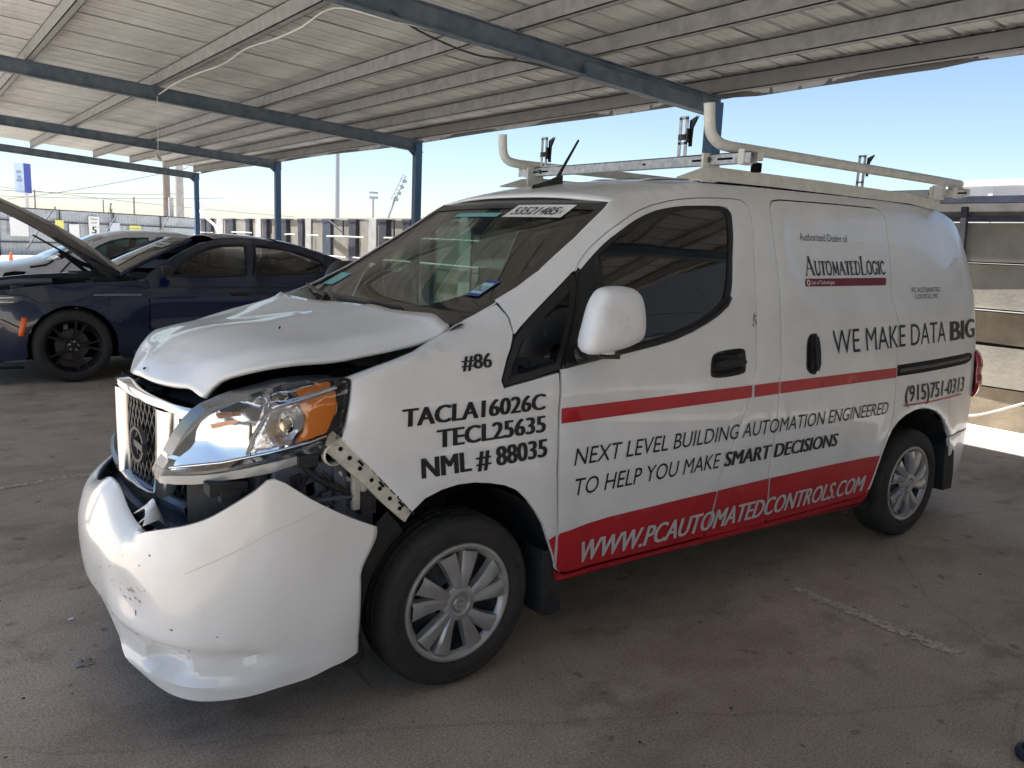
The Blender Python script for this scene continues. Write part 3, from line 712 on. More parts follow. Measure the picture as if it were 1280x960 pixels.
def S(x, z):
    y = S0(x, z)
    if x > 1.6 and z > 1.15:       # pressed panel in the cargo sides
        d = polyd(x, z, RECESS)
        if inpoly(x, z, RECESS): y += .008*sstep(0, .04, d)
    # flared lips round the wheel openings
    for cx in (0.03, 2.93):
        r = math.hypot(x-cx, (z-.30)*.98)
        if z > .28 and r < .62: y -= .012*sstep(.56, .44, r)
    # soft shoulder line of the front door and fender
    if -.4 < x < 2.6: y -= .006*math.exp(-((z-(1.0+.02*x))/.05)**2)
    return y
def oval(P_, n_=5): return [tuple(v[:2]) for v in cat_spline([(a, b, 0) for a, b in P_], n_, True)]
H1 = oval([(1.180, 1.022), (1.190, 1.072), (1.215, 1.098), (1.30, 1.110), (1.388, 1.110), (1.404, 1.09), (1.400, 1.03), (1.385, 1.008), (1.29, .999), (1.20, 1.001)], 3)
H2 = oval([(1.838, 1.02), (1.846, 1.10), (1.868, 1.148), (1.900, 1.158), (1.928, 1.15), (1.932, 1.07), (1.922, .985), (1.900, .972), (1.862, .985)], 3)
def redden(o):
    o.data.materials.append(RED)
    for p in o.data.polygons:
        if p.center.z < .336 and .38 < p.center.x < 2.49: p.material_index = 1
van = thing('cargo_van', 'white cargo van with torn front bumper, popped hood and red side lettering', 'van', (1.46, .86, 0))
YC = .86

FENDER = [(.196, 1.300), (.214, 1.256), (.205, 1.205), (.165, 1.13), (.137, 1.056), (.145, 1.032), (.386, 1.070), (.381, .887), (.383, .60), (.398, .345), (.375, .41), (.349, .467), (.322, .53), (.286, .582), (.245, .632), (.2, .673), (.143, .70), (.081, .716), (.02, .727), (-.045, .729), (-.105, .72), (-.164, .701), (-.212, .664), (-.30, .765), (-.38, .853), (-.436, .915), (-.428, .94), (-.419, .961), (-.405, 1.03), (-.398, 1.09), (-.32, 1.116), (-.243, 1.137), (-.165, 1.158), (-.10, 1.181), (-.04, 1.204), (.02, 1.228), (.075, 1.25), (.12, 1.268), (.16, 1.286)]
DOORGAP_TOP = [(.517, 1.419), (.545, 1.449), (.581, 1.479), (.625, 1.511), (.672, 1.541), (.73, 1.577), (.79, 1.609), (.845, 1.635), (.904, 1.657), (.965, 1.677), (1.031, 1.693), (1.09, 1.706), (1.152, 1.716), (1.25, 1.727), (1.361, 1.734), (1.45, 1.737), (1.504, 1.733), (1.53, 1.718), (1.542, 1.686)]
DOORGAP_REAR = [(1.536, 1.60), (1.511, 1.433), (1.494, 1.23), (1.481, 1.038), (1.468, .965), (1.45, .911), (1.408, .82), (1.367, .734), (1.325, .65), (1.292, .578), (1.276, .505), (1.255, .42), (1.235, .345), (1.215, .313)]
DOOR_FRONT = [(.389, .36), (.387, .60), (.386, .887), (.390, 1.0), (.396, 1.078), (.44, 1.20), (.48, 1.31)]
DOOR_BOT = [(.455, .322), (.415, .33), (.395, .345)]
DOOR = DOORGAP_TOP+DOORGAP_REAR+[(.85, .316)]+DOOR_BOT+DOOR_FRONT
WINBLK = [(.404, 1.080), (.45, 1.205), (.492, 1.315), (.525, 1.409), (.575, 1.447), (.625, 1.483), (.67, 1.514), (.714, 1.542), (.76, 1.568), (.806, 1.592), (.86, 1.616), (.921, 1.638), (.98, 1.656), (1.035, 1.668), (1.085, 1.677), (1.139, 1.684), (1.26, 1.693), (1.37, 1.697), (1.402, 1.69), (1.416, 1.665), (1.398, 1.57), (1.374, 1.48), (1.357, 1.40), (1.335, 1.334), (1.322, 1.305), (1.299, 1.281), (1.24, 1.248), (1.175, 1.221), (1.08, 1.189), (.975, 1.161), (.88, 1.144), (.791, 1.132), (.618, 1.109), (.50, 1.093)]
SLIDER = [(1.640, .36), (1.632, .452), (1.625, .557), (1.631, .65), (1.641, .752), (1.648, .952), (1.657, 1.09), (1.664, 1.224), (1.669, 1.40), (1.673, 1.57), (1.680, 1.67), (1.692, 1.715), (1.725, 1.742), (1.791, 1.752), (2.2, 1.760), (2.59, 1.763), (2.632, 1.752), (2.65, 1.72), (2.648, 1.66), (2.63, 1.48), (2.612, 1.303), (2.622, 1.26), (2.644, 1.197), (2.642, 1.12), (2.637, 1.04), (2.628, .939), (2.630, .83), (2.632, .731), (2.608, .685), (2.575, .61), (2.538, .53), (2.505, .44), (2.478, .36), (2.455, .318), (2.42, .305), (1.66, .303), (1.645, .318)]
QG = [(.141, 1.055), (.165, 1.12), (.207, 1.194), (.30, 1.265), (.40, 1.336), (.503, 1.407), (.512, 1.405), (.475, 1.30), (.435, 1.195), (.391, 1.079), (.26, 1.052), (.147, 1.036)]
SEAMTOP = [(.205, 1.310), (.299, 1.355), (.40, 1.413), (.496, 1.476), (.59, 1.535), (.675, 1.593), (.745, 1.642), (.809, 1.686), (.89, 1.712), (.981, 1.735), (1.07, 1.756), (1.166, 1.774), (1.24, 1.786), (1.309, 1.795), (1.5, 1.802), (1.693, 1.806), (2.1, 1.811), (2.488, 1.814), (2.8, 1.814), (3.063, 1.812), (3.2, 1.806), (3.32, 1.797), (3.42, 1.785)]
REARC = [(3.52, 1.765), (3.60, 1.738), (3.665, 1.698), (3.71, 1.645), (3.745, 1.57), (3.77, 1.48), (3.79, 1.37), (3.81, 1.25), (3.822, 1.14), (3.83, .98), (3.83, .80), (3.83, .60), (3.83, .54)]
RARCH = [(3.29, .534), (3.25, .59), (3.20, .635), (3.14, .672), (3.076, .700), (2.99, .722), (2.905, .731), (2.82, .727), (2.737, .711), (2.67, .682), (2.622, .645), (2.59, .60), (2.557, .53), (2.525, .45), (2.497, .36), (2.475, .30), (2.45, .268)]
def unite(*a): return [p for q in a for p in q]
doorin = list(reversed(DOORGAP_REAR))
BODY = unite(SEAMTOP, REARC, RARCH, [(2.0, .275), (1.4, .286), (.85, .293), (.405, .299), (.396, .338)], [(.43, .318), (.46, .314), (.85, .309), (1.21, .306)], doorin, list(reversed(DOORGAP_TOP)), [(.505, 1.414), (.40, 1.341), (.30, 1.271), (.209, 1.205), (.219, 1.256)])
SL = inset(SLIDER, -.0035)
bs = panel('body_side', BODY, WHITE, van, S, holes=[SL], g=.032, de=.022); redden(bs)
fd_ = panel('front_fender', FENDER, WHITE, van, S, g=.028, de=.018, gap=.003); redden(fd_)
dr = panel('front_door', DOOR, WHITE, van, S, holes=[inset(WINBLK, -.002), inset(H1, .004)], g=.034, de=.022, gap=.0035); redden(dr)
dr.data.materials.append(BLK)
for p_ in dr.data.polygons:
    if p_.center.z > 1.085 and p_.center.x < .40+(p_.center.z-1.08)*.355+.022 and p_.center.z < 1.43: p_.material_index = 2
sl = panel('sliding_door', SLIDER, WHITE, van, S, holes=[inset(H2, .004)], g=.032, de=.028, gap=.003)
redden(sl)
# dark rebates behind the gaps
mb = MB(); ribbon(DOOR+[DOOR[0]], S, .05, .017, mb); ribbon(SLIDER+[SLIDER[0]], S, .05, .017, mb)
ribbon([(.196, 1.300), (.214, 1.256), (.205, 1.205)], S, .03, .015, mb); ribbon([(.391, 1.08), (.384, .887), (.385, .60), (.392, .36)], S, .04, .019, mb)
ribbon([(3.24, .533), (3.5, .535), (3.7, .537), (3.83, .537)], S, .04, .017, mb)
mb.build('door_seal', GAP, van, recalc=False)
# window: black surround, sail panel, tinted pane
ring = WINBLK
gl = [(.640, 1.478), (.688, 1.510), (.735, 1.540), (.785, 1.566), (.86, 1.598), (.935, 1.622), (1.04, 1.650), (1.14, 1.666), (1.26, 1.675), (1.36, 1.679), (1.384, 1.672), (1.392, 1.65), (1.375, 1.56), (1.352, 1.475), (1.336, 1.41), (1.315, 1.345), (1.298, 1.318), (1.275, 1.298), (1.22, 1.268), (1.16, 1.243), (1.07, 1.212), (.97, 1.186), (.88, 1.168), (.79, 1.155), (.575, 1.128), (.598, 1.25), (.622, 1.38)]
wt = panel('window_trim', WINBLK, BLK, dr, lambda x, z: S(x, z)+.003, holes=[gl], g=.04, de=.025, gap=.002, soft=.002)
panel('side_window', inset(gl, -.004), GDARK, dr, lambda x, z: YC-.86+.025+.14*(z-1.15)+.2*(z-1.15)**2+.12*max(0, .95-x)**1.5*max(0, z-1.2), g=.035, de=.03, flange=0, soft=0)
mb = MB(); ribbon([(.55, 1.135), (.572, 1.25), (.602, 1.39), (.622, 1.478)], S, .012, -.001, mb); mb.build('window_divider', BLKR, dr, recalc=False, thick=.004)
mb = MB(); ribbon([(.415, 1.095), (.618, 1.121), (.791, 1.144), (.975, 1.173), (1.08, 1.201), (1.175, 1.233), (1.24, 1.26), (1.299, 1.293), (1.325, 1.325)], S, .014, -.006, mb); mb.build('window_seal', BLKR, dr, recalc=True, thick=.006)
q1 = panel('quarter_window', QG, BLK, van, lambda x, z: S(x, z)+.002, g=.05, de=.03, gap=.001)
panel('quarter_pane', inset(QG, .028), glass('black glass', (.05, .055, .05), boost=1.3), q1, lambda x, z: S(x, z)-.0008, g=.06, de=.03, flange=0, soft=0)
# cladding strips: rear track slot
TRACK = [(2.638, .976), (2.636, .918), (2.9, .922), (3.447, .937), (3.52, .948), (3.56, .966), (3.545, .99), (3.48, .998), (3.1, .988)]
tk = panel('door_track', TRACK, mat('matt black trim', (.010, .010, .010), .7, spec=.2), van, S, g=.03, off=-.001, flange=.004, soft=.0)
mb = MB(); ribbon([(2.66, .947), (3.0, .953), (3.35, .963), (3.5, .97)], S, .016, -.004, mb); mb.build('track_rail', DKGREY, tk, recalc=False, thick=.003)
# rear bumper corner and tail lamp
RB = [(3.30, .528), (3.5, .530), (3.7, .532), (3.83, .532), (3.83, .35), (3.80, .28), (3.70, .235), (3.5, .225), (3.40, .26), (3.355, .33), (3.33, .42)]
panel('rear_bumper', RB, WHITE, van, S, g=.04, de=.03, gap=.002)
mb = MB(); rows = []
for i in range(15):
    t = i/14; z = .725+.27*t; pinch = 1-.22*math.exp(-((t-.52)/.13)**2); k = math.sin(math.pi*min(1, max(0, t*.96+.02)))**.45
    row = []
    for j in range(9):
        s = j/8; x = 3.63+(.20*s) ; base_ = S0(min(x, 3.832), z); bul = .062*pinch*k*math.sin(math.pi*(.08+.9*s))**.7
        row.append((x+.03*k*s*pinch, base_-bul*(1-.25*s), z))
    rows.append(row)
mb.grid(rows); mb.build('tail_lamp', TAILRED, van, smooth=60, thick=.01)

# ---- roof
def roof_edge(x): return interp(x, [(p[0], p[1]) for p in SEAMTOP[7:]]+[(3.52, 1.765), (3.60, 1.738), (3.665, 1.698)])
RC = [(.77, 1.703), (.86, 1.738), (1.0, 1.777), (1.25, 1.817), (1.6, 1.842), (2.2, 1.856), (3.0, 1.855), (3.4, 1.842), (3.6, 1.80), (3.67, 1.76)]
mb = MB(); rows = []
xs = [.809, .85, .90, .97, 1.05, 1.15, 1.3, 1.5, 1.75, 2.0, 2.3, 2.6, 2.9, 3.1, 3.25, 3.38, 3.46, 3.53, 3.60, 3.66]
for x in xs:
    ze = roof_edge(x); ye = S(x, ze)+.001; row = []
    for j in range(25):
        v = j/12-1; y = YC+v*(YC-ye); xx = x-(.035*(1-v*v) if x < 1.0 else 0)*max(0, (1.0-x)/.19)
        zc = interp(x, RC); e = 1-abs(v)**2.6
        row.append((xx, y, ze-.001+(zc-ze)*e))
    rows.append(row)
mb.grid(rows)
rf = mb.build('roof', WHITE, van, smooth=40, thick=.012)
mb = MB(); ribbon([(1.35, 1.802)]+[(x, roof_edge(x)+.0) for x in (1.5, 1.75, 2.0, 2.3, 2.6, 2.9, 3.05, 3.2)], S, .008, -.001, mb); mb.build('roof_seam', GAP, rf, recalc=False, thick=.003)
for w_ in (.52, .86, 1.2):
    mb = MB(); rows = []
    for x in (1.25, 1.3, 1.6, 2.2, 3.0, 3.3, 3.35):
        e = .0 if x in (1.25, 3.35) else .007; v = (w_-YC)/(YC-.2); zc = roof_edge(x)+(interp(x, RC)-roof_edge(x))*(1-abs(v)**2.6)
        rows.append([(x, w_-.03, zc), (x, w_-.015, zc+e), (x, w_+.015, zc+e), (x, w_+.03, zc)])
    mb.grid(rows); mb.build('roof_rib', WHITE, rf, smooth=40)

# ---- windscreen
WE = [(1.225, -.01), (1.26, .12), (1.353, .299), (1.474, .496), (1.591, .675), (1.683, .809)]
def wse(z): return interp(z, WE)
def WSX(y, z, off=0.):
    xe = wse(z); ye = S(xe, z)+.012; t = max(-1.08, min(1.08, (y-YC)/(YC-ye))); t2 = min(1, t*t)
    bow = interp(z, [(1.2, .085), (1.45, .075), (1.69, .035)])
    return xe+.006-bow*(1-t2)-off
mb = MB(); rows = []; nz = 16
for i in range(nz+1):
    z = 1.222+(1.690-1.222)*i/nz; ye = S(wse(z), z)+.012
    rows.append([(WSX(YC+v*(YC-ye), z)+.02*0, YC+v*(YC-ye), z+.012*(1-v*v)*(i/nz)) for v in [j/14-1 for j in range(29)]])
mb.grid(rows); ws = mb.build('windscreen', GWS, van, smooth=60)
def wplace(y, z, off): return (WSX(y, z, off), y, z+.012*(1-((y-YC)/(YC-S(wse(z), z)-.012))**2)*((z-1.222)/.468)+off*.7)
FRIT = mat('windscreen frit', (.018, .017, .018), .25, spec=.6)
mb = MB()
for side in (-1, 1):
    rows = []
    for i in range(nz+1):
        z = 1.222+(1.690-1.222)*i/nz; ye = S(wse(z), z)+.012; w_ = .05
        rows.append([wplace(YC+side*(YC-ye-.0), z, .002), wplace(YC+side*(YC-ye-w_*.5), z, .0025), wplace(YC+side*(YC-ye-w_), z, .0025)])
    mb.grid(rows)
for (za, zb_) in ((1.645, 1.688), (1.222, 1.262)):
    rows = []
    for k in range(3):
        z = za+(zb_-za)*k/2; ye = S(wse(z), z)+.045
        rows.append([wplace(YC+v*(YC-ye), z, .0028) for v in [j/14-1 for j in range(29)]])
    mb.grid(rows)
mb.build('windscreen_border', FRIT, ws, smooth=60)
# stickers
def stick(name, m, c, parent, off):
    mb = MB(); n_ = 8
    rows = [[wplace(c[0][0]+(c[1][0]-c[0][0])*i/n_+(c[3][0]-c[0][0])*j/2, c[0][1]+(c[1][1]-c[0][1])*i/n_+(c[3][1]-c[0][1])*j/2, off) for i in range(n_+1)] for j in range(3)]
    mb.grid(rows); return mb.build(name, m, parent, recalc=False)
st = stick('lot_number_sticker', WHITEV, [(.745, 1.604), (.392, 1.608), (.392, 1.662), (.745, 1.658)], ws, .0042)
letters('lettering', '53521485', BLACKV, ws, lambda a, z: wplace(.745-a, z, .0055), .030, .300, 1.615, 1.618, .034, bold=.016)
letters('lettering', 'X', BLACKV, ws, lambda a, z: wplace(.745-a, z, .0055), .312, .330, 1.622, 1.622, .016, bold=.01)
stick('inspection_sticker', STICKB, [(.322, 1.312), (.256, 1.312), (.256, 1.366), (.322, 1.366)], ws, .0042)
stick('inspection_sticker_face', mat('pale green sticker', (.42, .62, .60), .5), [(.317, 1.320), (.262, 1.320), (.262, 1.356), (.317, 1.356)], ws, .0050)
letters('lettering', '08-23', BLACKV, ws, lambda a, z: wplace(.317-a, z, .0058), .006, .049, 1.327, 1.327, .020, bold=.01)
stick('tinted_sticker', STICKT, [(1.48, 1.284), (1.33, 1.284), (1.33, 1.336), (1.48, 1.336)], ws, .003)
stick('tinted_sticker', STICKT, [(1.15, 1.606), (.79, 1.606), (.79, 1.624), (1.15, 1.624)], ws, .003)
# cowl and wipers
mb = MB(); rows = []
for j in range(29):
    v = j/14-1; y = YC+v*(.765 if v < 0 else .70)
    xw = WSX(y, 1.235); rows.append([(xw+.01, y, 1.236), (xw-.03, y, 1.222), (-.10-.045*(1-v*v), y, 1.195-.02*v*v), (-.12-.045*(1-v*v), y, 1.10)])
mb.grid(rows); cw = mb.build('cowl', BLKR, van, smooth=50)
def wiper(pts, pa):
    mb = MB(); mb.tube([wplace(y, z, .022) for y, z in pts], .008, 6); mb.tube([wplace(y, z, .010) for y, z in pts], .006, 5)
    w_ = mb.build('wiper', BLK, ws, smooth=50)
    mb = MB(); mb.tube([pa, wplace(*pts[-1], .03), wplace(*pts[len(pts)//2], .035)], .008, 6); a = wplace(*pts[len(pts)//2], .026); mb.box((a[0]-.010, a[1]-.02, a[2]-.008), (a[0]+.010, a[1]+.02, a[2]+.008)); mb.build('wiper_arm', BLK, cw, smooth=50)
wiper([(.95, 1.245), (.80, 1.244), (.60, 1.243), (.42, 1.242)], (-.09, .30, 1.21))
wiper([(1.52, 1.262), (1.40, 1.258), (1.2, 1.25), (1.02, 1.244)], (-.09, .98, 1.21))
# antenna
mb = MB(); mb.tube([(1.05, .90, 1.783), (1.10, .905, 1.86), (1.205, .92, 2.005)], [.011, .008, .0055], 8); an = mb.build('antenna', BLK, rf, smooth=50)
mb = MB(); rows = []
for i in range(8):
    t = i/7; x = .93+.17*t; w_ = .032*math.sin(math.pi*min(1, .12+.88*t))**.5; h = .045*t**1.4*(1 if t < .95 else .75)
    z0 = 1.772+.02*(x-.93)/.17
    rows.append([(x, .895-w_, z0-.01), (x, .895-w_*.6, z0+h*.8), (x, .895, z0+h+.006), (x, .895+w_*.6, z0+h*.8), (x, .895+w_, z0-.01)])
mb.grid(rows); mb.build('antenna_base', BLK, rf, smooth=50)

# ---- hood, popped and creased
HE = [(-.86, .985), (-.80, 1.008), (-.76, 1.026), (-.713, 1.062), (-.593, 1.104), (-.379, 1.130), (-.192, 1.156), (-.066, 1.185), (-.02, 1.215)]
def hood_pt(u, v):
    # u 0 front .. 1 back, v -1 near .. 1 far
    xf = interp(YC+v*.585, [(.27, -.752), (.4, -.808), (.55, -.836), (.7, -.845), (.85, -.828), (1.0, -.795), (1.2, -.735), (1.4, -.64), (1.5, -.57)]); xr = -.015-.075*(1-v*v); x = xf+(xr-xf)*u
    hw = interp(x, [(-.86, .55), (-.76, .585), (-.6, .69), (-.4, .745), (-.2, .755), (0, .758)]); y = YC+v*hw
    z = interp(x, HE)+.034*(1-abs(v)**2.2)
    lip = max(0, 1-u/.10); z -= .05*lip*lip*(1-.45*abs(v)); 
    w_ = sstep(.35, -.35, v); z -= .034*sstep(.25, .9, v)*(1-u)**1.0; z += .019*w_+.002*math.exp(-((x+.52)/.09)**2)*sstep(.1, -.9, v)-.003*math.exp(-((x+.40)/.07)**2)*sstep(.2, -.9, v)
    e = sstep(.86, 1.0, abs(v)); z += .032*(1-e*e)*(.2+.8*max(w_, sstep(.5, .95, u)))
    z += .008*math.exp(-((v+.35+.12*u)/.07)**2)*(.4+.6*u) if abs(v) < 1 else 0
    z -= .006*sstep(.45, 1, v)*sstep(.80, 1, u)
    return (x, y, z)
vv = [-1, -.985, -.96, -.93, -.89, -.83]+[-.76+.08*k for k in range(20)]+[.83, .89, .93, .96, .985, 1]
uu = [0, .012, .03, .055, .085, .12, .17]+[.22+.78*k/22 for k in range(23)]
mb = MB(); mb.grid([[hood_pt(u, v) for v in vv] for u in uu])
hd = mb.build('hood', WHITE, van, smooth=50, thick=.018)
hd.data.materials.append(HOODU); hd.modifiers['solid'].material_offset = 1; hd.modifiers['solid'].material_offset_rim = 0
mb = MB()
for (x, y, r) in ((-.815, .62, .003), (-.42, .52, .002)): 
    u = .02 if x < -.7 else .5; p = hood_pt(u, (y-YC)/.6); mb.obox((p[0]-.004, p[1], p[2]+.004), (r, 0, .002), (0, r*2.2, 0), (0, 0, .002))
mb.build('paint_chip', GAP, hd)
# fender tops folding in under the hood edge
for sgn in (0, 1):
    mb = MB(); rows = []
    for (x, z) in [(-.40, 1.086), (-.32, 1.112), (-.243, 1.133), (-.165, 1.155), (-.10, 1.178), (-.04, 1.20), (.02, 1.225), (.075, 1.247), (.12, 1.265), (.16, 1.283), (.20, 1.303)]:
        y = S(x, z)+.003; q_ = 1-.88*sstep(-.06, .12, x); r = [(x, y, z), (x, y+.018*q_, z+.006*q_), (x, y+.05*q_, z+.002), (x, y+.075*q_, z-.025*q_), (x, y+.08*q_, z-.06*q_)]
        rows.append([(a, 2*YC-b, c) if sgn else (a, b, c) for a, b, c in r])
    mb.grid(rows); mb.build('fender_top', WHITE, van, smooth=50)

# ---- engine bay and radiator support seen through the gaps
eb = MB(); eb.box((-.66, .14, .42), (.02, 1.58, .99)); eb.box((-.75, .34, .45), (-.66, 1.40, .93)); ebo = eb.build('engine_bay', GAP, van)
mb = MB(); mb.box((-.60, .16, .985), (-.40, .34, 1.03)); mb.tube([(-.5, .2, 1.02), (-.3, .3, 1.06), (-.1, .2, 1.08)], .02, 8); mb.box((-.34, .14, .985), (-.16, .30, 1.07)); mb.build('fuse_box', BLKR, ebo, bevel=.006)
mb = MB(); mb.tube(cat_spline([(-.70, .17, .99), (-.58, .13, 1.03), (-.4, .09, 1.05), (-.2, .08, 1.09), (-.06, .09, 1.14)], 4), .016, 7); mb.build('inner_rail', BLKR, ebo, smooth=50)
mb = MB(); mb.box((-.62, .055, .55), (-.30, .13, .84)); mb.box((-.44, .04, .60), (-.40, .06, .86)); mb.box((-.50, .03, .72), (-.38, .055, .735)); mb.build('inner_panel', mat('blue grey primer', (.10, .11, .14), .6, noise=.3), ebo, bevel=.006)
mb = MB(); mb.tube(cat_spline([(-.55, .06, .86), (-.5, .03, .80), (-.43, .03, .76), (-.36, .05, .70)], 4), .010, 6); mb.box((-.56, .02, .84), (-.50, .07, .875)); mb.box((-.36, .02, .665), (-.31, .06, .745)); mb.build('loose_harness', BLKR, ebo, smooth=40)
mb = MB(); mb.box((-.385, .03, .68), (-.33, .05, .80)); mb.tube([(-.36, .03, .80), (-.35, .025, .74)], .012, 8); mb.build('washer_bottle', CREAM, ebo, bevel=.006)
# hoses, wires and brackets hanging in the torn corner
rnd = random.Random(31)
for k in range(9):
    x0_ = rnd.uniform(-.62, -.40); z0_ = rnd.uniform(.80, .90); x1_ = rnd.uniform(-.60, -.34); z1_ = rnd.uniform(.62, .78); ym = rnd.uniform(.03, .12)
    m_ = MB(); m_.tube(cat_spline([(x0_, ym+.03, z0_), ((x0_+x1_)/2+rnd.uniform(-.05, .05), ym-.01, (z0_+z1_)/2-rnd.uniform(0, .05)), (x1_, ym+.02, z1_)], 6), rnd.choice((.004, .006, .009)), 6); m_.build('hose', (BLKR, BLKR, DKGREY, CREAM)[k % 4], ebo, smooth=60)
for k in range(6):
    x0_ = -.60+.045*k; m_ = MB(); m_.obox((x0_, .045+.01*(k % 3), .70+.03*((k*7) % 4)), (.016, 0, .004), (0, .010, 0), (-.003, 0, .022)); m_.build('bracket', (DKGREY, BLKR, GALV)[k % 3], ebo, bevel=.003)
# crash beam
mb = MB(); rows = []
for i in range(13):
    y = .34+1.08*i/12; xo = -.865+.075*((y-YC)/.55)**2
    rows.append([(xo+.07, y, .672), (xo+.012, y, .676), (xo, y, .664), (xo+.004, y, .640), (xo+.022, y, .632), (xo+.022, y, .585), (xo+.004, y, .577), (xo, y, .552), (xo+.012, y, .540), (xo+.07, y, .545)])
mb.grid(rows); cbm = mb.build('crash_beam', STEELBL, van, smooth=30, thick=.004)
# black air duct and undertray behind the headlamp
mb = MB(); LPt = [(-.93, .5), (-.9, .36), (-.85, .25), (-.75, .13), (-.6, .05), (-.42, .01), (0, 0)]
rows = []
for x in [-.815, -.80, -.77, -.74, -.68, -.62, -.56]:
    y = interp(x, LPt)+.035; rows.append([(x, y, z) for z in (.50, .62, .74, .815)]+[(x+.05, y+.10, .82)])
mb.grid(rows); mb.build('air_duct', BLKR, van, smooth=40)
mb = MB(); mb.box((-.78, .22, .50), (-.60, .34, .72)); mb.build('radiator_support', BLKR, van, bevel=.005)

# ---- headlamp, pushed out of place
HL_OUT = [(-.408, 1.079), (-.418, 1.02), (-.429, .961), (-.444, .909), (-.49, .882), (-.539, .860), (-.645, .824), (-.741, .804), (-.81, .783), (-.872, .767), (-.872, .790), (-.866, .812), (-.852, .85), (-.841, .884), (-.825, .925), (-.808, .961), (-.79, .988), (-.771, 1.008), (-.735, 1.03), (-.701, 1.048), (-.64, 1.068), (-.582, 1.085), (-.52, 1.092), (-.461, 1.094), (-.43, 1.092)]
HL_IN = [(-.424, 1.074), (-.434, 1.02), (-.444, .965), (-.456, .925), (-.517, .902), (-.57, .889), (-.625, .876), (-.74, .846), (-.852, .812), (-.845, .845), (-.834, .868), (-.812, .915), (-.785, .958), (-.765, .982), (-.74, 1.001), (-.702, 1.022), (-.65, 1.040), (-.60, 1.055), (-.539, 1.069), (-.47, 1.082)]
HL_IN = inset(HL_IN, -.009)
def LY(x, z): return interp(x, LPt)+.35*(z-.95)**2-.004
def LYb(x, z): return interp(x, LPt)+.35*(z-.95)**2+.03
hl = panel('headlamp', HL_OUT, mat('headlamp housing', (.03, .037, .05), .22, noise=.2, coat=.3), van, lambda x, z: LY(x, z)+.004, holes=[HL_IN], g=.03, de=.02, flange=.09, soft=.006)
panel('lamp_lens', inset(HL_IN, -.006), GCLEAR, hl, lambda x, z: LY(x, z)-.003, g=.04, de=.02, flange=.0, soft=.006)
REFL = mat('lamp reflector', (.80, .82, .86), .07, metal=1)
REFT = mat('lamp facets', (.72, .73, .76), .22, metal=1, bump=.6, bscale=55)
# reflector bowl
def bowl(x, z):
    d = math.hypot((x+.735)*.9, z-.935); return LYb(x, z)-.22*max(0, z-.90)+.055*max(0, 1-(d/.15)**2)+.018*sstep(-.70, -.55, x)+.004*sstep(-.012, .012, math.sin(x*30+z*14))*sstep(.86, .9, z)+.003*sstep(-.01, .01, math.sin(z*34-x*9))
panel('reflector', inset(HL_IN, .004), REFL, hl, bowl, g=.018, de=.02, flange=0, soft=0, smooth=60)
panel('amber_reflector', inset([(-.430, 1.060), (-.438, 1.0), (-.450, .938), (-.50, .920), (-.560, .902), (-.535, .94), (-.528, .985), (-.548, 1.022), (-.50, 1.040)], .003), AMBER, hl, lambda x, z: LYb(x, z)-.012+.0012*math.sin(x*160), g=.02, de=.012, flange=.01, soft=.002)
panel('indicator_reflector', [(-.552, 1.022), (-.532, .985), (-.54, .94), (-.566, .902), (-.62, .892), (-.675, .878), (-.66, .93), (-.63, .985), (-.60, 1.008)], REFT, hl, lambda x, z: LYb(x, z)-.008+.03*max(0, 1-(math.hypot(x+.575, z-.955)/.055)**2), g=.012, de=.012, flange=.01, soft=.002, smooth=60)
mb = MB(); mb.lathe([(0, -.012), (.012, -.012), (.02, 0), (.022, .02)], (-.575, .065, .955), n=14); mb.build('bulb', glass('bulb glass', (.9, .85, .7)), hl, smooth=60)
mb = MB()
for P in ([(-.682, .876), (-.668, .93), (-.637, .990), (-.61, 1.014), (-.56, 1.030), (-.50, 1.048), (-.43, 1.068)], [(-.43, 1.068), (-.44, 1.0), (-.452, .93)], [(-.852, .818), (-.74, .852), (-.625, .882), (-.517, .908), (-.456, .93)]):
    mb.tube([(x, LYb(x, z)-.016, z) for x, z in P], .0045, 6)
mb.build('lamp_trim', CHROME, hl, smooth=60)
mb = MB(); mb.add([(x, LYb(x, z)+.012, z) for x, z in ((-.76, .958), (-.70, .975), (-.695, .965), (-.755, .945))], [(0, 1, 2, 3)]); mb.build('amber_glint', AMBER, hl, recalc=False, thick=.003)
# lower lamp strip and mounting tabs
panel('lamp_lower_strip', [(-.873, .768), (-.81, .781), (-.74, .802), (-.645, .822), (-.56, .848), (-.56, .872), (-.645, .852), (-.74, .826), (-.855, .797), (-.872, .79)], mat('grey translucent strip', (.30, .30, .28), .3, coat=.5), hl, lambda x, z: LY(x, z)-.006, g=.02, flange=.02, soft=.004)
mb = MB(); mb.box((-.79, .10, .765), (-.68, .16, .80)); mb.box((-.76, .095, .745), (-.70, .13, .78)); mb.box((-.66, .075, .74), (-.63, .12, .82)); mb.tube([(-.645, .09, .80), (-.645, .09, .62)], .018, 8); mb.build('lamp_bracket', BLKR, hl, bevel=.004)
mb = MB(); mb.prism([(-.398, 1.09), (-.405, 1.0), (-.425, .93), (-.452, .885), (-.50, .87), (-.47, .93), (-.44, 1.0), (-.44, 1.095)], .022, .05); mb.build('lamp_gasket', BLKR, van)
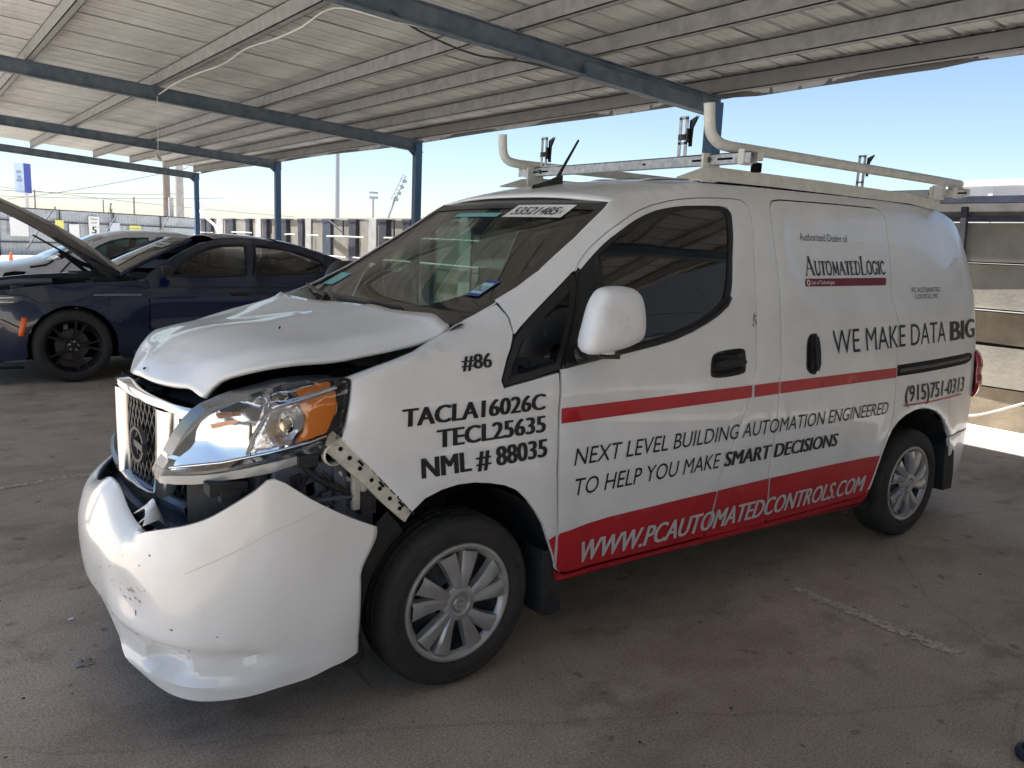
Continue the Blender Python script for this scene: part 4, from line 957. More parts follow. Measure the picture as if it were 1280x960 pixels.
# cream mounting bracket along the torn fender edge
BR = [(-.474, .925), (-.455, .940), (-.436, .922), (-.38, .858), (-.30, .770), (-.240, .700), (-.208, .664), (-.230, .634), (-.262, .664), (-.31, .712), (-.345, .752), (-.40, .806), (-.436, .842), (-.480, .885)]
br = panel('fender_bracket', BR, CREAM, van, lambda x, z: S(x, z)+.012, g=.02, de=.02, flange=.022, soft=.001)
mb = MB(); 
for t in (.08, .2, .34, .5, .62, .76, .9):
    x = -.452+.225*t; z = .905-.248*t; mb.lathe([(0, -.002), (.007, -.002), (.007, .004)], (x, S(x, z)+.012, z), n=8)
for t in (.27, .56, .84):
    x = -.435+.225*t; z = .905-.25*t; mb.obox((x, S(x, z)+.009, z), (.007, 0, -.008), (0, .004, 0), (.002, 0, .002))
mb.build('clip_hole', GAP, br)
mb = MB(); mb.lathe([(.028, 0), (.03, -.004), (.034, 0), (.034, .02), (.028, .02)], (-.452, .016, .868), n=16, close=True); mb.build('bracket_boss', CREAM, br, smooth=40)
mb = MB(); 
for i in range(12):
    t = i/11; x = -.440+.225*t; z = .925-.262*t; mb.obox((x+.004, S(x, z)+.006, z+.004), (.007, 0, -.008), (0, .002, 0), (.0025, 0, .0025))
mb.build('foam_strip', BLKR, br)

# ---- grille
def gxx(y): return -.852+.12*((y-.82)/.56)**2+(3.5*(y-.88)**2 if y > .88 else 0)
gz0, gz1 = .655, .965
def gp(y, z, o=0): return (gxx(y)-o, y, z)
grl = MB(); 
rows = [[gp(.24+.80*i/26, z, -.035) for z in (.70 if i < 5 or i > 21 else .66, .80, .95)] for i in range(27)]
grl.grid(rows); grille = grl.build('grille', GAP, van)
def strip(path, w_, dpt, name, m, par, fn=gp):
    mb = MB(); rows = []
    P = [Vector(p) for p in path]
    for i, p in enumerate(P):
        d = (P[min(i+1, len(P)-1)]-P[max(i-1, 0)]).normalized(); n_ = Vector((-d.y, d.x))*w_/2
        a, b, c, e, f = p+n_, p+n_*.75, p, p-n_*.75, p-n_
        rows.append([fn(a.x, a.y, -.02), fn(a.x, a.y, dpt*.55), fn(b.x, b.y, dpt), fn(c.x, c.y, dpt*1.15), fn(e.x, e.y, dpt), fn(f.x, f.y, dpt*.55), fn(f.x, f.y, -.02)])
    mb.grid(rows); return mb.build(name, m, par, smooth=50)
GB = mat('bright grille bar', (.66, .66, .65), .20, metal=.9, coat=.2)
strip([(.235, .958), (.30, .962), (.42, .966), (.56, .972), (.70, .978), (.82, .979), (.90, .974), (.97, .966), (1.02, .955)], .034, .02, 'grille_surround', CHROME, grille)
strip([(.47, .95), (.475, .85), (.485, .75), (.50, .665)], .072, .022, 'grille_bar', GB, grille)
strip([(.865, .965), (.865, .85), (.86, .75), (.85, .668)], .070, .022, 'grille_bar', GB, grille)
strip([(.50, .660), (.56, .650), (.64, .648), (.74, .652), (.83, .660), (.92, .672)], .040, .022, 'grille_surround', CHROME, grille)
strip([(.40, .945), (.33, .944), (.255, .940), (.27, .90), (.32, .83), (.37, .765), (.41, .755), (.405, .85), (.40, .945)], .018, .012, 'grille_frame', CHROME, grille)
mb = MB()
for k in range(-6, 40):
    for sg in (1, -1):
        pts = []
        for q in range(7):
            z = .67+.28*q/6; y = .22+k*.035+sg*(z-.8)*.55
            if .26 < y < .98: pts.append(gp(y, z, -.01))
        if len(pts) > 1: mb.tube(pts, .0045, 4)
o = mb.build('grille_mesh', BLK, grille); o['kind'] = 'stuff'
mb = MB(); rows = []
for i in range(20):
    a = 2*math.pi*i/20; rows.append([gp(.67+.062*f*math.cos(a), .80+.062*f*math.sin(a), d) for f, d in ((1.0, 0), (.97, .014), (.82, .014), (.78, 0))])
rows.append(rows[0]); mb.grid(rows); mb.obox(gp(.67, .80, .008), (.004, 0, 0), (0, .075, 0), (0, 0, .011)); mb.build('badge', DKGREY, grille, smooth=40)
# upper radiator cover
mb = MB(); mb.grid([[(gxx(y)+.035, y, .972), (gxx(y)+.07, y, .985), (-.70, y, .990), (-.64, y, .993)] for y in [.26+.075*k for k in range(11)]]); mb.build('radiator_cover', mat('grey black cover', (.05, .052, .055), .4), van, smooth=40)
mb = MB(); mb.obox((-.735, .66, .99), (.075, .06, 0), (-.02, .025, 0), (0, 0, .012)); mb.build('latch_bracket', GAP, van)
mb = MB(); mb.obox((-.735, 1.0, .995), (.04, .1, 0), (-.03, .02, 0), (0, 0, .012)); mb.build('latch_bracket', GAP, van)

# ---- front bumper, hanging
BPn = [(-.335, -.042), (-.40, -.044), (-.47, -.042), (-.55, -.036), (-.645, -.020), (-.70, -.004), (-.755, .017), (-.81, .046), (-.86, .083), (-.905, .137), (-.935, .195), (-.958, .26), (-.978, .345), (-.992, .43), (-1.0, .52), (-1.006, .62), (-1.006, .74), (-.997, .86)]
BT = [.642, .674, .713, .764, .829, .796, .760, .724, .701, .682, .662, .638, .640, .668, .715, .715, .675, .645]
BB = [.255, .238, .228, .207, .190, .176, .168, .164, .163, .166, .172, .184, .205, .232, .258, .28, .292, .298]
cols = [(x, y, t, b) for (x, y), t, b in zip(BPn, BT, BB)]
far = [(-.970, .97, .635, .298), (-.925, 1.09, .64, .297), (-.87, 1.21, .645, .295), (-.80, 1.33, .65, .29), (-.71, 1.45, .655, .285), (-.60, 1.55, .66, .28), (-.48, 1.62, .66, .27), (-.36, 1.66, .62, .26)]
allc = cols+far
def dn(c): return [Vector((q[0], q[1], q[2], q[3])) for q in c]
sp = []
A = dn(allc); 
for i in range(len(A)-1):
    for k in range(3):
        t = k/3; p0, p1, p2, p3 = A[max(i-1, 0)], A[i], A[i+1], A[min(i+2, len(A)-1)]
        sp.append(.5*((2*p1)+(-p0+p2)*t+(2*p0-5*p1+4*p2-p3)*t*t+(-p0+3*p1-3*p2+p3)*t**3))
sp.append(A[-1])
def bump_off(t, x, y, z):
    """outward offset of the bumper skin; t 0 top .. 1 bottom"""
    o = .014*math.sin(math.pi*min(1, t*1.15))
    front = sstep(-.62, -.80, x)
    # step below the mid line, then tuck to the lip
    zz = z
    o -= .026*front*sstep(.345, .305, zz)*(1-sstep(.245, .205, zz))
    o -= .012*sstep(.23, .16, zz)*sstep(-.5, -.8, x)
    o -= .014*sstep(.26, .18, zz)
    # crease running up to the side
    cz = .42+.32*(-(x+.62))*-1.0
    if x < -.8 and y > .3: o -= .03*sstep(.52, .72, zz)
    # fog lamp pocket
    for yy in (.17,):
        d = math.hypot((y-yy)/.085, (zz-.262)/.048)
        if d < 1 and x < -.85: o -= .055*(1-d*d)**.5
    d = math.hypot((x+.70)/.07, (zz-.30)/.02)
    if y < .5 and d < 1: o -= .012*(1-d*d)
    # upper valance roll round the grille opening
    if .25 < y < 1.45 and t < .12: o -= .025*(1-t/.12)**2
    # impact dent and waviness
    o -= .018*math.exp(-((y-.30)/.10)**2-((zz-.43)/.07)**2)*(1 if x < -.8 else 0)
    o += .003*math.sin(y*14+zz*9)+.002*math.sin(x*17-zz*12)
    return o
mb = MB(); rows = []; nt_ = 34
for i, c in enumerate(sp):
    a = sp[max(i-1, 0)]; b = sp[min(i+1, len(sp)-1)]; d = Vector((b.x-a.x, b.y-a.y)).normalized(); n_ = Vector((-d.y, d.x))
    if n_.dot(Vector((c.x+.4, c.y-YC))) < 0: n_ = -n_
    row = []; bk = max(0, 1-i/9)
    for k in range(nt_+1):
        t = k/nt_; tt = t
        z = c.z+(c.w-c.z)*tt; o = bump_off(t, c.x, c.y, z); sx_ = -.062*bk*sstep(.635, .50, z) if i < 9 else 0; row.append((c.x+n_.x*o+sx_, c.y+n_.y*o, z))
    # rolled top and bottom edges
    q = row[0]; w_ = row[-1]
    rl_ = .012 if (c.x < -.8 and c.y > .3) else .03
    row = [(q[0]-n_.x*rl_, q[1]-n_.y*rl_, q[2]-.012), (q[0]-n_.x*rl_*.5, q[1]-n_.y*rl_*.5, q[2]+.0)]+row+[(w_[0]-n_.x*.03, w_[1]-n_.y*.03, w_[2]-.006), (w_[0]-n_.x*.12, w_[1]-n_.y*.12, w_[2]+.0)]
    rows.append(row)
mb.grid(rows); bp = mb.build('front_bumper', BUMPW, van, smooth=42, thick=.004)
# torn edges and scuffs on the bumper
def bsurf(s, z, extra=0):
    i = max(0, min(len(sp)-2, int(s))); f = s-i; c = sp[i].lerp(sp[i+1], f); d = Vector((sp[i+1].x-sp[i].x, sp[i+1].y-sp[i].y)).normalized(); n_ = Vector((-d.y, d.x))
    if n_.dot(Vector((c.x+.4, c.y-YC))) < 0: n_ = -n_
    o = bump_off((c.z-z)/(c.z-c.w), c.x, c.y, z)+extra; return (c.x+n_.x*o, c.y+n_.y*o, z)
mb = MB(); rnd = random.Random(5)
for (s, z, w_, h) in ((33, .40, .006, .022), (33, .33, .006, .006), (26, .39, .012, .004), (38, .50, .010, .004), (29, .60, .006, .008), (35, .56, .008, .003), (41, .47, .014, .004), (31, .56, .005, .005), (44, .38, .01, .006), (20, .38, .01, .003), (24, .33, .008, .003)):
    p = bsurf(s, z, .0015); d = Vector(bsurf(s+.3, z, .0015))-Vector(p); d.normalize(); p = Vector(p)
    vs = [p-d*w_/2+Vector((0, 0, -h*.2)), p+d*w_*.2+Vector((0, 0, -h/2)), p+d*w_/2+Vector((0, 0, h*.1)), p+d*.0+Vector((0, 0, h/2))]; mb.add(vs, [(0, 1, 2, 3)])
mb.build('scuff_mark', GAP, bp, recalc=False)
mb = MB()
for (s, z, w_, h) in ((33, .455, .05, .012), (35, .44, .03, .010), (37, .46, .03, .006), (31, .47, .03, .004)):
    for k in range(5):
        ss = s+rnd.uniform(-1.2, 1.2); zz = z+rnd.uniform(-.02, .02); p = Vector(bsurf(ss, zz, .0012)); d = (Vector(bsurf(ss+.3, zz, .0012))-p).normalized(); w2 = w_*rnd.uniform(.1, .35); h2 = h*rnd.uniform(.1, .5)
        mb.add([p-d*w2, p+Vector((0, 0, -h2)), p+d*w2, p+Vector((0, 0, h2))], [(0, 1, 2, 3)])
mb.build('dirt_scrape', mat('brown scrape', (.34, .29, .23), .9), bp, recalc=False)
mb = MB(); rows = []
for i in range(14):
    t = i/13; s = 7+17*t; z = .735-.17*t+.0*math.sin(t*3); rows.append([bsurf(s, z-.001, .0012), bsurf(s, z+.001, .0012)])
mb.grid(rows); mb.build('crease_shade', mat('grey crease shade', (.56, .56, .54), .6), bp, recalc=False)  # shade of the crease drawn as a thin grey strip
# torn tabs inside the opening
mb = MB(); rnd = random.Random(9)
for k in range(1):
    s = 36; p = Vector(bsurf(s, sp[int(s)].z-.01, -.01)); r1 = .02+.02*rnd.random()
    mb.add([p, p+Vector((.02, .03, .0)), p+Vector((.045, .012, .015+r1*.3)), p+Vector((.03, -.012, r1))], [(0, 1, 2), (0, 2, 3)])
mb.build('torn_tab', BUMPW, bp, thick=.003)
mb = MB(); rows = []
for i in range(9):
    t = i/8; y = .27+.13*t; rows.append([(-.93+.02*math.sin(t*3), y, .655+.03*math.sin(math.pi*t)), (-.88, y+.02, .66+.045*math.sin(math.pi*t)), (-.85, y+.03, .63)])
mb.grid(rows); mb.build('broken_flap', BUMPW, bp, smooth=60, thick=.003)

# ---- wheel arch liners, mud flaps, underside
for cx, flip in ((0, 0), (2.925, 0), (0, 1), (2.925, 1)):
    mb = MB(); rows = []
    a0, a1 = (-8, 215) if cx == 0 else (-12, 192)
    for k in range(25):
        a = R(a0+(a1-a0)*k/24); r = .415 if cx else .405
        rows.append([(cx+.02+r*math.cos(a), y, .30+r*math.sin(a)*.98) for y in (.012, .05, .20, .42)])
    rows = [[(x, 2*YC-y if flip else y, z) for x, y, z in rr] for rr in rows]
    mb.grid(rows); mb.build('wheel_liner', BLKR, van, smooth=50)
mb = MB(); rows = []
for k in range(14):
    a = R(128+(196-128)*k/13); rows.append([(.01+r*math.cos(a), y, .30+r*math.sin(a)) for r, y in ((.355, .05), (.372, .012), (.40, .0), (.47 if k < 5 else .44, .006))])
mb.grid(rows); mb.build('liner_edge', BLKR, van, smooth=50)
mb = MB(); mb.prism([(.345, .42), (.415, .425), (.438, .30), (.440, .172), (.40, .165), (.352, .172), (.343, .30)], -.012, .10); mb.build('mud_flap', BLKR, van, bevel=.006)
mb = MB(); mb.prism([(3.29, .47), (3.355, .47), (3.40, .43), (3.425, .30), (3.425, .205), (3.32, .205), (3.30, .33)], .0, .12); mb.build('mud_flap', BLKR, van, bevel=.006)
mb = MB(); mb.box((.42, .10, .24), (2.44, 1.62, .30)); mb.box((-.6, .45, .24), (.42, 1.27, .34)); mb.box((2.4, .45, .28), (3.7, 1.27, .36)); mb.tube([(2.93, .2, .30), (2.93, 1.5, .30)], .05, 8); mb.tube([(.0, .2, .30), (.0, 1.5, .30)], .04, 8); mb.build('underbody', GAP, van)
mb = MB(); ribbon([(.40, .302), (.85, .296), (1.4, .288), (2.0, .277), (2.45, .27)], S, .001, 0, mb); mb = MB()
mb.grid([[(x, S(x, .29)+.002, z) , (x, S(x, .29)+.03, z-.025), (x, .12, z-.03)] for x, z in ((.40, .300), (.85, .294), (1.4, .287), (2.0, .276), (2.45, .268))]); mb.build('sill_underside', RED, van, smooth=50)

# ---- vinyl graphics
def vin(name, poly, m=RED, off=-.0022, par=None, g=.04): return panel(name, poly, m, par or van, S, g=g, off=off, flange=0, soft=0, de=.04)
T0 = lambda x: .942+(x-.388)*.0098; T1 = lambda x: .888+(x-.388)*.0112
def stripe(xa, xb, par): 
    n_ = 6; vin('red_stripe', [(xa(z) if callable(xa) else xa, z) for z in ()]+[(xa+(xb-xa)*k/n_, T0(xa+(xb-xa)*k/n_)) for k in range(n_+1)]+[(xa+(xb-xa)*k/n_, T1(xa+(xb-xa)*k/n_)) for k in range(n_, -1, -1)], par=par)
stripe(.391, 1.452, dr); stripe(1.470, 1.641, van); stripe(1.652, 2.624, sl)
BU = lambda x: interp(x, [(.35, .472), (.41, .488), (.645, .503), (1.043, .511), (1.618, .519), (2.53, .517)])
def band(xa, xb, bot, par, xal=None, xbl=None):
    n_ = 6; xs_ = [xa+(xb-xa)*k/n_ for k in range(n_+1)]; xl = [(xal if xal is not None else xa)+((xbl if xbl is not None else xb)-(xal if xal is not None else xa))*k/n_ for k in range(n_+1)]
    vin('red_band', [(x, BU(x)) for x in xs_]+[(x, bot(x)) for x in reversed(xl)], par=par)
dbot = lambda x: .3265 if x > .46 else .335
vin('red_band', rounded([(.391, .486), (.645, .503), (1.043, .511), (1.270, .513), (1.250, .425), (1.228, .345), (1.208, .3175), (.85, .3198), (.458, .3258), (.419, .3332), (.3955, .350)], .008, 1), par=dr)
vin('red_band', [(1.277, .5135), (1.622, .519), (1.628, .45), (1.637, .36), (1.643, .312), (1.225, .3125), (1.24, .345), (1.262, .425)], par=van)
vin('red_band', [(1.632, .519), (2.1, .520), (2.526, .517), (2.497, .44), (2.470, .36), (2.448, .325), (2.418, .3085), (1.662, .3065), (1.6485, .320), (1.645, .36), (1.638, .452)], par=sl)
vin('red_band', [(.405, .3005), (.85, .2945), (1.4, .2875), (2.0, .2765), (2.449, .2695), (2.468, .299), (2.45, .3025), (1.66, .3005), (1.2, .3055), (.85, .3085), (.46, .3135), (.43, .3175), (.400, .334)], par=van)
vin('red_band', [(.348, .4705), (.379, .483), (.381, .40), (.394, .352), (.374, .413)], par=fd_)
P = lambda x, z: (x, S(x, z)-.0030, z)
P2 = lambda x, z: (x, S(x, z)-.0048, z)
def T(s, x0, x1, z0, z1, h, bold=0., shear=0., m=BLACKV, pl=P, par=van): return letters('lettering', s, m, par, pl, x0, x1, z0, z1, h, bold, shear)
T('#86', -.020, .094, 1.100, 1.103, .050, .032, par=fd_)
T('TACLA16026C', -.242, .312, .937, .946, .060, .040, par=fd_)
T('TECL25635', -.118, .316, .859, .867, .061, .040, par=fd_)
T('NML # 88035', -.175, .324, .769, .779, .067, .040, par=fd_)
T('NEXT LEVEL BUILDING AUTOMATION ENGINEERED', .456, 2.562, .728, .731, .067, 0, .16)
T('TO HELP YOU MAKE', .458, 1.262, .613, .615, .068, 0, .16)
T('SMART DECISIONS', 1.300, 2.128, .615, .612, .066, .034, .16)
T('WWW.PCAUTOMATEDCONTROLS.COM', .497, 2.410, .348, .341, .088, .026, .22, m=GREYV, pl=P2)
T('WE MAKE DATA', 2.048, 3.150, 1.057, 1.077, .119, -.003)
T('BIG', 3.215, 3.588, 1.078, 1.084, .112, .035)
T('(915)751-0313', 2.722, 3.430, .779, .782, .088, .018, .10)
mb = MB(); ribbon([(2.71, .762), (2.95, .762), (3.2, .763), (3.40, .765)], S, .008, -.005, mb); mb.build('red_underline', RED, van, recalc=False)
T('Authorized Dealer of', 1.872, 2.262, 1.576, 1.580, .036, -.004, par=sl)
T('PC AUTOMATED', 2.805, 3.120, 1.343, 1.346, .026, -.004)
T('CONTROLS, INC', 2.832, 3.090, 1.309, 1.312, .026, -.004)
vin('red_bar', rounded([(1.866, 1.369), (2.556, 1.378), (2.566, 1.416), (1.874, 1.404)], .012, 3), m=mat('dark red vinyl', (.17, .006, .014), .5), par=sl, g=.04)
mb = MB(); cxy = (1.892, 1.387)
mb.grid([[P2(cxy[0]+r*math.cos(a), cxy[1]+r*math.sin(a)*1.05) for r in (.007, .013)] for a in [2*math.pi*k/16 for k in range(17)]]); mb.build('round_logo', WHITEV, sl, recalc=False)
T('Unit of Technologies', 1.915, 2.10, 1.379, 1.382, .018, .0, m=WHITEV, pl=P2, par=sl)
# serif lettering drawn with thick and thin strokes
def serif(word, x0, x1, z0, z1, caps, small):
    G = {  # strokes in a unit box: (pts, width factor)
     'A': (.95, [([(.02, 0), (.48, 1)], .5), ([(.42, 1), (.90, 0)], 1.3), ([(.2, .34), (.7, .34)], .45), ([(-.08, .0), (.17, .0)], .4), ([(.72, .0), (1.03, .0)], .4)]),
     'U': (.85, [([(.15, 1), (.15, .3), (.25, .06), (.5, .0), (.70, .08), (.78, .3)], 1.1), ([(.78, .3), (.78, 1)], .5), ([(0, 1), (.32, 1)], .4), ([(.64, 1), (.92, 1)], .4)]),
     'T': (.75, [([(.4, 0), (.4, 1)], 1.3), ([(.0, .97), (.8, .97)], .55), ([(.02, .97), (0, .78)], .45), ([(.78, .97), (.8, .78)], .45), ([(.22, 0), (.58, 0)], .4)]),
     'O': (.92, [([(.46, 0), (.2, .08), (.04, .5), (.2, .92), (.46, 1), (.72, .92), (.88, .5), (.72, .08), (.46, 0)], .95)]),
     'M': (1.05, [([(.12, 0), (.18, 1)], .5), ([(.18, 1), (.53, .1)], 1.2), ([(.53, .1), (.88, 1)], .5), ([(.88, 1), (.94, 0)], 1.2), ([(0, 0), (.26, 0)], .4), ([(.78, 0), (1.1, 0)], .4)]),
     'E': (.72, [([(.16, 0), (.16, 1)], 1.2), ([(.0, 0), (.68, 0)], .5), ([(.0, 1), (.64, 1)], .5), ([(.16, .52), (.5, .52)], .45), ([(.66, 0), (.70, .2)], .45), ([(.63, 1), (.64, .82)], .45)]),
     'D': (.88, [([(.16, 0), (.16, 1)], 1.2), ([(0, 1), (.4, 1), (.7, .88), (.84, .5), (.7, .12), (.4, 0), (0, 0)], .7)]),
     'L': (.70, [([(.16, 0), (.16, 1)], 1.3), ([(.0, 0), (.66, 0)], .5), ([(.66, 0), (.70, .22)], .45), ([(0, 1), (.34, 1)], .4)]),
     'G': (.90, [([(.84, .8), (.6, .98), (.38, .98), (.12, .8), (.04, .5), (.14, .15), (.42, .0), (.78, .10)], .9), ([(.78, .02), (.78, .45)], 1.1), ([(.6, .45), (.92, .45)], .4)]),
     'I': (.38, [([(.19, 0), (.19, 1)], 1.3), ([(.02, 0), (.36, 0)], .4), ([(.02, 1), (.36, 1)], .4)]),
     'C': (.82, [([(.78, .8), (.58, .98), (.38, .98), (.12, .8), (.04, .5), (.14, .15), (.42, .0), (.62, .03), (.80, .18)], .9)])}
    tot = sum((G[c.upper()][0]+.12)*(caps if c.isupper() else small)*.8 for c in word); x = 0; mb = MB(); k = (x1-x0)/tot
    for c in word:
        h = caps if c.isupper() else small; gw, strokes = G[c.upper()]
        for pts, wf in strokes:
            P_ = [Vector((x0+(x+px_*h*.8)*k, z0+(z1-z0)*((x+px_*h*.8)/tot)+py_*h)) for px_, py_ in pts]; w_ = .0105*wf; rows = []
            for i, p in enumerate(P_):
                d = (P_[min(i+1, len(P_)-1)]-P_[max(i-1, 0)]).normalized(); n_ = Vector((-d.y, d.x))*w_/2
                rows.append([P(*(p+n_)), P(*(p-n_))])
            mb.grid(rows)
        x += (gw+.12)*h*.8
    return mb.build('lettering', BLACKV, sl, recalc=False)
serif('AutomatedLogic', 1.886, 2.570, 1.420, 1.434, .085, .062)
mb = MB()
for (x, z, r) in ((1.472, 1.25, .012), (1.468, 1.235, .010), (1.478, 1.222, .008), (1.462, 1.21, .006)):
    for k in range(3):
        a = k*1.3+x*50; mb.obox((x+.004*k, S(x, z)-.0012, z-.004*k), (r*math.cos(a), 0, r*math.sin(a)), (0, .0008, 0), (-.0015*math.sin(a), 0, .0015*math.cos(a)))
mb.build('scratch', mat('grey scratch', (.25, .25, .25), .7), van)

# ---- door handles
H1 = oval([(1.180, 1.022), (1.190, 1.072), (1.215, 1.098), (1.30, 1.110), (1.388, 1.110), (1.404, 1.09), (1.400, 1.03), (1.385, 1.008), (1.29, .999), (1.20, 1.001)], 3)
hb = panel('door_handle', H1, BLK, dr, lambda x, z: S(x, z)-.002+.022*sstep(.004, .03, polyd(x, z, H1)), g=.014, de=.015, flange=.006, soft=0)
mb = MB(); mb.tube([(x, S(x, 1.06)-.012-.006*math.sin((x-1.2)/.19*3.14), 1.055+.01*(x-1.2)) for x in (1.205, 1.23, 1.27, 1.31, 1.35, 1.385)], [.010, .015, .017, .017, .015, .010], 10); mb.build('handle_grip', BLKR, hb, smooth=60)
mb = MB(); mb.lathe([(0, -.004), (.010, -.003), (.012, .004)], (1.384, S(1.384, 1.04)-.004, 1.045), n=12); mb.build('lock', DKGREY, hb, smooth=50)
H2 = oval([(1.838, 1.02), (1.846, 1.10), (1.868, 1.148), (1.900, 1.158), (1.928, 1.15), (1.932, 1.07), (1.922, .985), (1.900, .972), (1.862, .985)], 3)
hb = panel('door_handle', H2, BLK, sl, lambda x, z: S(x, z)-.002+.022*sstep(.004, .03, polyd(x, z, H2)), g=.012, de=.015, flange=.006, soft=0)
mb = MB(); mb.tube([(1.912, S(1.9, z)-.010, z) for z in (.99, 1.02, 1.07, 1.12, 1.145)], [.008, .013, .014, .013, .008], 10); mb.build('handle_grip', BLKR, hb, smooth=60)

# ---- door mirror
mo = [(.314, 1.19), (.330, 1.255), (.348, 1.315), (.372, 1.355), (.400, 1.376), (.46, 1.382), (.53, 1.376), (.572, 1.352), (.592, 1.306), (.602, 1.255), (.600, 1.215), (.578, 1.190), (.52, 1.172), (.45, 1.160), (.375, 1.152), (.328, 1.160)]
mo = [tuple(v[:2]) for v in cat_spline([(a, b, 0) for a, b in mo], 2, True)]
cxm = sum(a for a, b in mo)/len(mo); czm = sum(b for a, b in mo)/len(mo)
mb = MB(); rows = []
for f, y in ((.0, -.226), (.35, -.225), (.62, -.222), (.80, -.215), (.91, -.203), (.965, -.188), (.985, -.17), (.975, -.145), (.93, -.125), (.80, -.115), (.0, -.112)):
    rows.append([(cxm+.004+(a-cxm)*f*.97+.25*(y+.20), y, czm+(b-czm)*f) for a, b in mo])
mb.grid(rows, wrap=True)
mi = mb.build('door_mirror', mat('mirror white plastic', (.74, .74, .74), .42, noise=.10, nscale=9, lo=.3, hi=.5, detail=8), dr, smooth=60, doubles=.0001)
mb = MB(); mb.obox((.50, -.06, 1.140), (.055, -.025, 0), (.012, .05, 0), (0, 0, .014)); mb.tube([(.47, .0, 1.125), (.50, -.06, 1.14), (.47, -.13, 1.165)], [.035, .028, .03], 10); mb.build('mirror_arm', BLK, dr, smooth=40, bevel=0)
mb = MB(); mb.lathe([(0, 0), (.03, 0), (.032, .02)], (.47, -.14, 1.150), n=12, axis='z'); mb.build('mirror_foot', PALE, mi)
# far mirror
mb = MB(); mb.grid([[(a, 2*YC-b, c) for a, b, c in r] for r in rows], wrap=True); mb.build('door_mirror', BLK, van, smooth=60, doubles=.0001)

# ---- wheels
def make_wheel(cx, parent, front=True):
    c = (cx, 0, .3015)
    tp = [(.205, .02), (.212, .004), (.222, -.003), (.236, -.006), (.250, -.0065), (.262, -.003), (.266, -.0045), (.276, -.001), (.286, .006), (.2925, .014), (.2975, .024), (.3005, .036), (.3013, .050), (.296, .052), (.296, .058), (.3015, .060), (.3015, .082), (.296, .084), (.296, .092), (.3015, .094), (.3015, .116), (.296, .118), (.296, .124), (.3013, .126), (.3005, .142), (.2975, .154), (.2925, .164), (.276, .178), (.25, .184), (.212, .176), (.20, .16)]
    def rf(r, j, k): return r-(.004 if (9 <= j <= 12 or 23 <= j <= 26 or j in (15, 16, 19, 20)) and k % 3 == 0 else 0)
    mb = MB(); mb.lathe(tp, c, n=150, close=False, rf=rf); tyre = mb.build('wheel', RUBBER, parent, smooth=35, recalc=True)
    # raised sidewall marks
    mb = MB()
    for k in range(0, 360, 9):
        if (k//45) % 2: continue
        a = R(k); a2 = R(k+5); mb.add([(cx+r*math.cos(q), -.0072 if r < .25 else -.0078, .3015+r*math.sin(q)) for q in (a, a2) for r in (.238, .250)], [(0, 1, 3, 2)])
    mb.build('sidewall_mark', BLKR, tyre, recalc=False, thick=.0015)
    mb = MB(); mb.lathe([(.0, .05), (.05, .05), (.055, .035), (.085, .03), (.12, .055), (.17, .06), (.185, .02), (.205, .012), (.207, .05), (.19, .16)], c, n=48); rim = mb.build('steel_rim', mat('dark steel rim', (.03, .03, .03), .6, noise=.3), tyre, smooth=40)
    mb = MB()
    mb.lathe([(.176, .022), (.182, .010), (.190, .003), (.199, -.001), (.207, .002), (.211, .009), (.210, .02)], c, n=72)       # outer ring
    mb.lathe([(0, .002), (.030, .002), (.034, -.004), (.040, -.006), (.052, -.002), (.064, .006), (.068, .02)], c, n=36)     # hub
    for p in range(5):
        for s in (-1, 1):
            a0 = R(72*p+90+(14.8 if s > 0 else -14.8)); rows = []
            for i in range(10):
                t = i/9; r = .052+(.182-.052)*t
                ang = a0+s*R(-4)*(1-t)+R(-3)*(1-t)**1.2+R(2)*t
                w_ = .034+.038*t; hgt = -.007*math.sin(math.pi*(.15+.75*t))-.001
                dirr = Vector((math.cos(ang), math.sin(ang))); tn = Vector((-dirr.y, dirr.x)); o = []
                for (q, h) in ((-.5, .026), (-.46, .004+hgt*.6), (-.30, hgt-.001), (.20, hgt), (.42, hgt*.4+.004), (.5, .026)):
                    pp = dirr*r+tn*q*w_; o.append((cx+pp.x, h+.003, .3015+pp.y))
                rows.append(o)
            mb.grid(rows)
    # webs joining each pair at the hub and at the rim
    for p in range(5):
        rows = []
        for i in range(4):
            r = .05+.035*i/3; rows.append([(cx+r*math.cos(R(72*p+90+q)), .004+.002*i, .3015+r*math.sin(R(72*p+90+q))) for q in (-20, -8, 4, 16)])
        mb.grid(rows)
    cov = mb.build('wheel_cover', SILVER, tyre, smooth=38, recalc=True)
    mb = MB(); mb.lathe([(.0, -.004), (.022, -.004), (.026, .0)], c, n=24); mb.build('centre_cap', mat('silver cap', (.35, .35, .34), .4, metal=.6), tyre, smooth=40)
    mb = MB(); mb.lathe([(.017, -.004), (.018, -.007), (.022, -.007), (.023, -.004)], c, n=24); mb.obox((cx, -.0055, .3015), (.023, 0, 0), (0, .0015, 0), (0, 0, .0035)); mb.build('cap_badge', mat('pale cap badge', (.6, .6, .6), .3, metal=.7), tyre, smooth=40)
    mb = MB()
    for k in range(5):
        a = R(72*k+54); mb.lathe([(0, .028), (.008, .028), (.010, .045)], (cx+.075*math.cos(a), 0, .3015+.075*math.sin(a)), n=6)
    mb.build('wheel_bolt', GAP, tyre)
    return tyre
w0 = make_wheel(0, van)
def copy_part(o, parent, dv=Vector((0, 0, 0)), mirror=False):
    c = o.copy(); col.objects.link(c); c.parent = parent
    return c
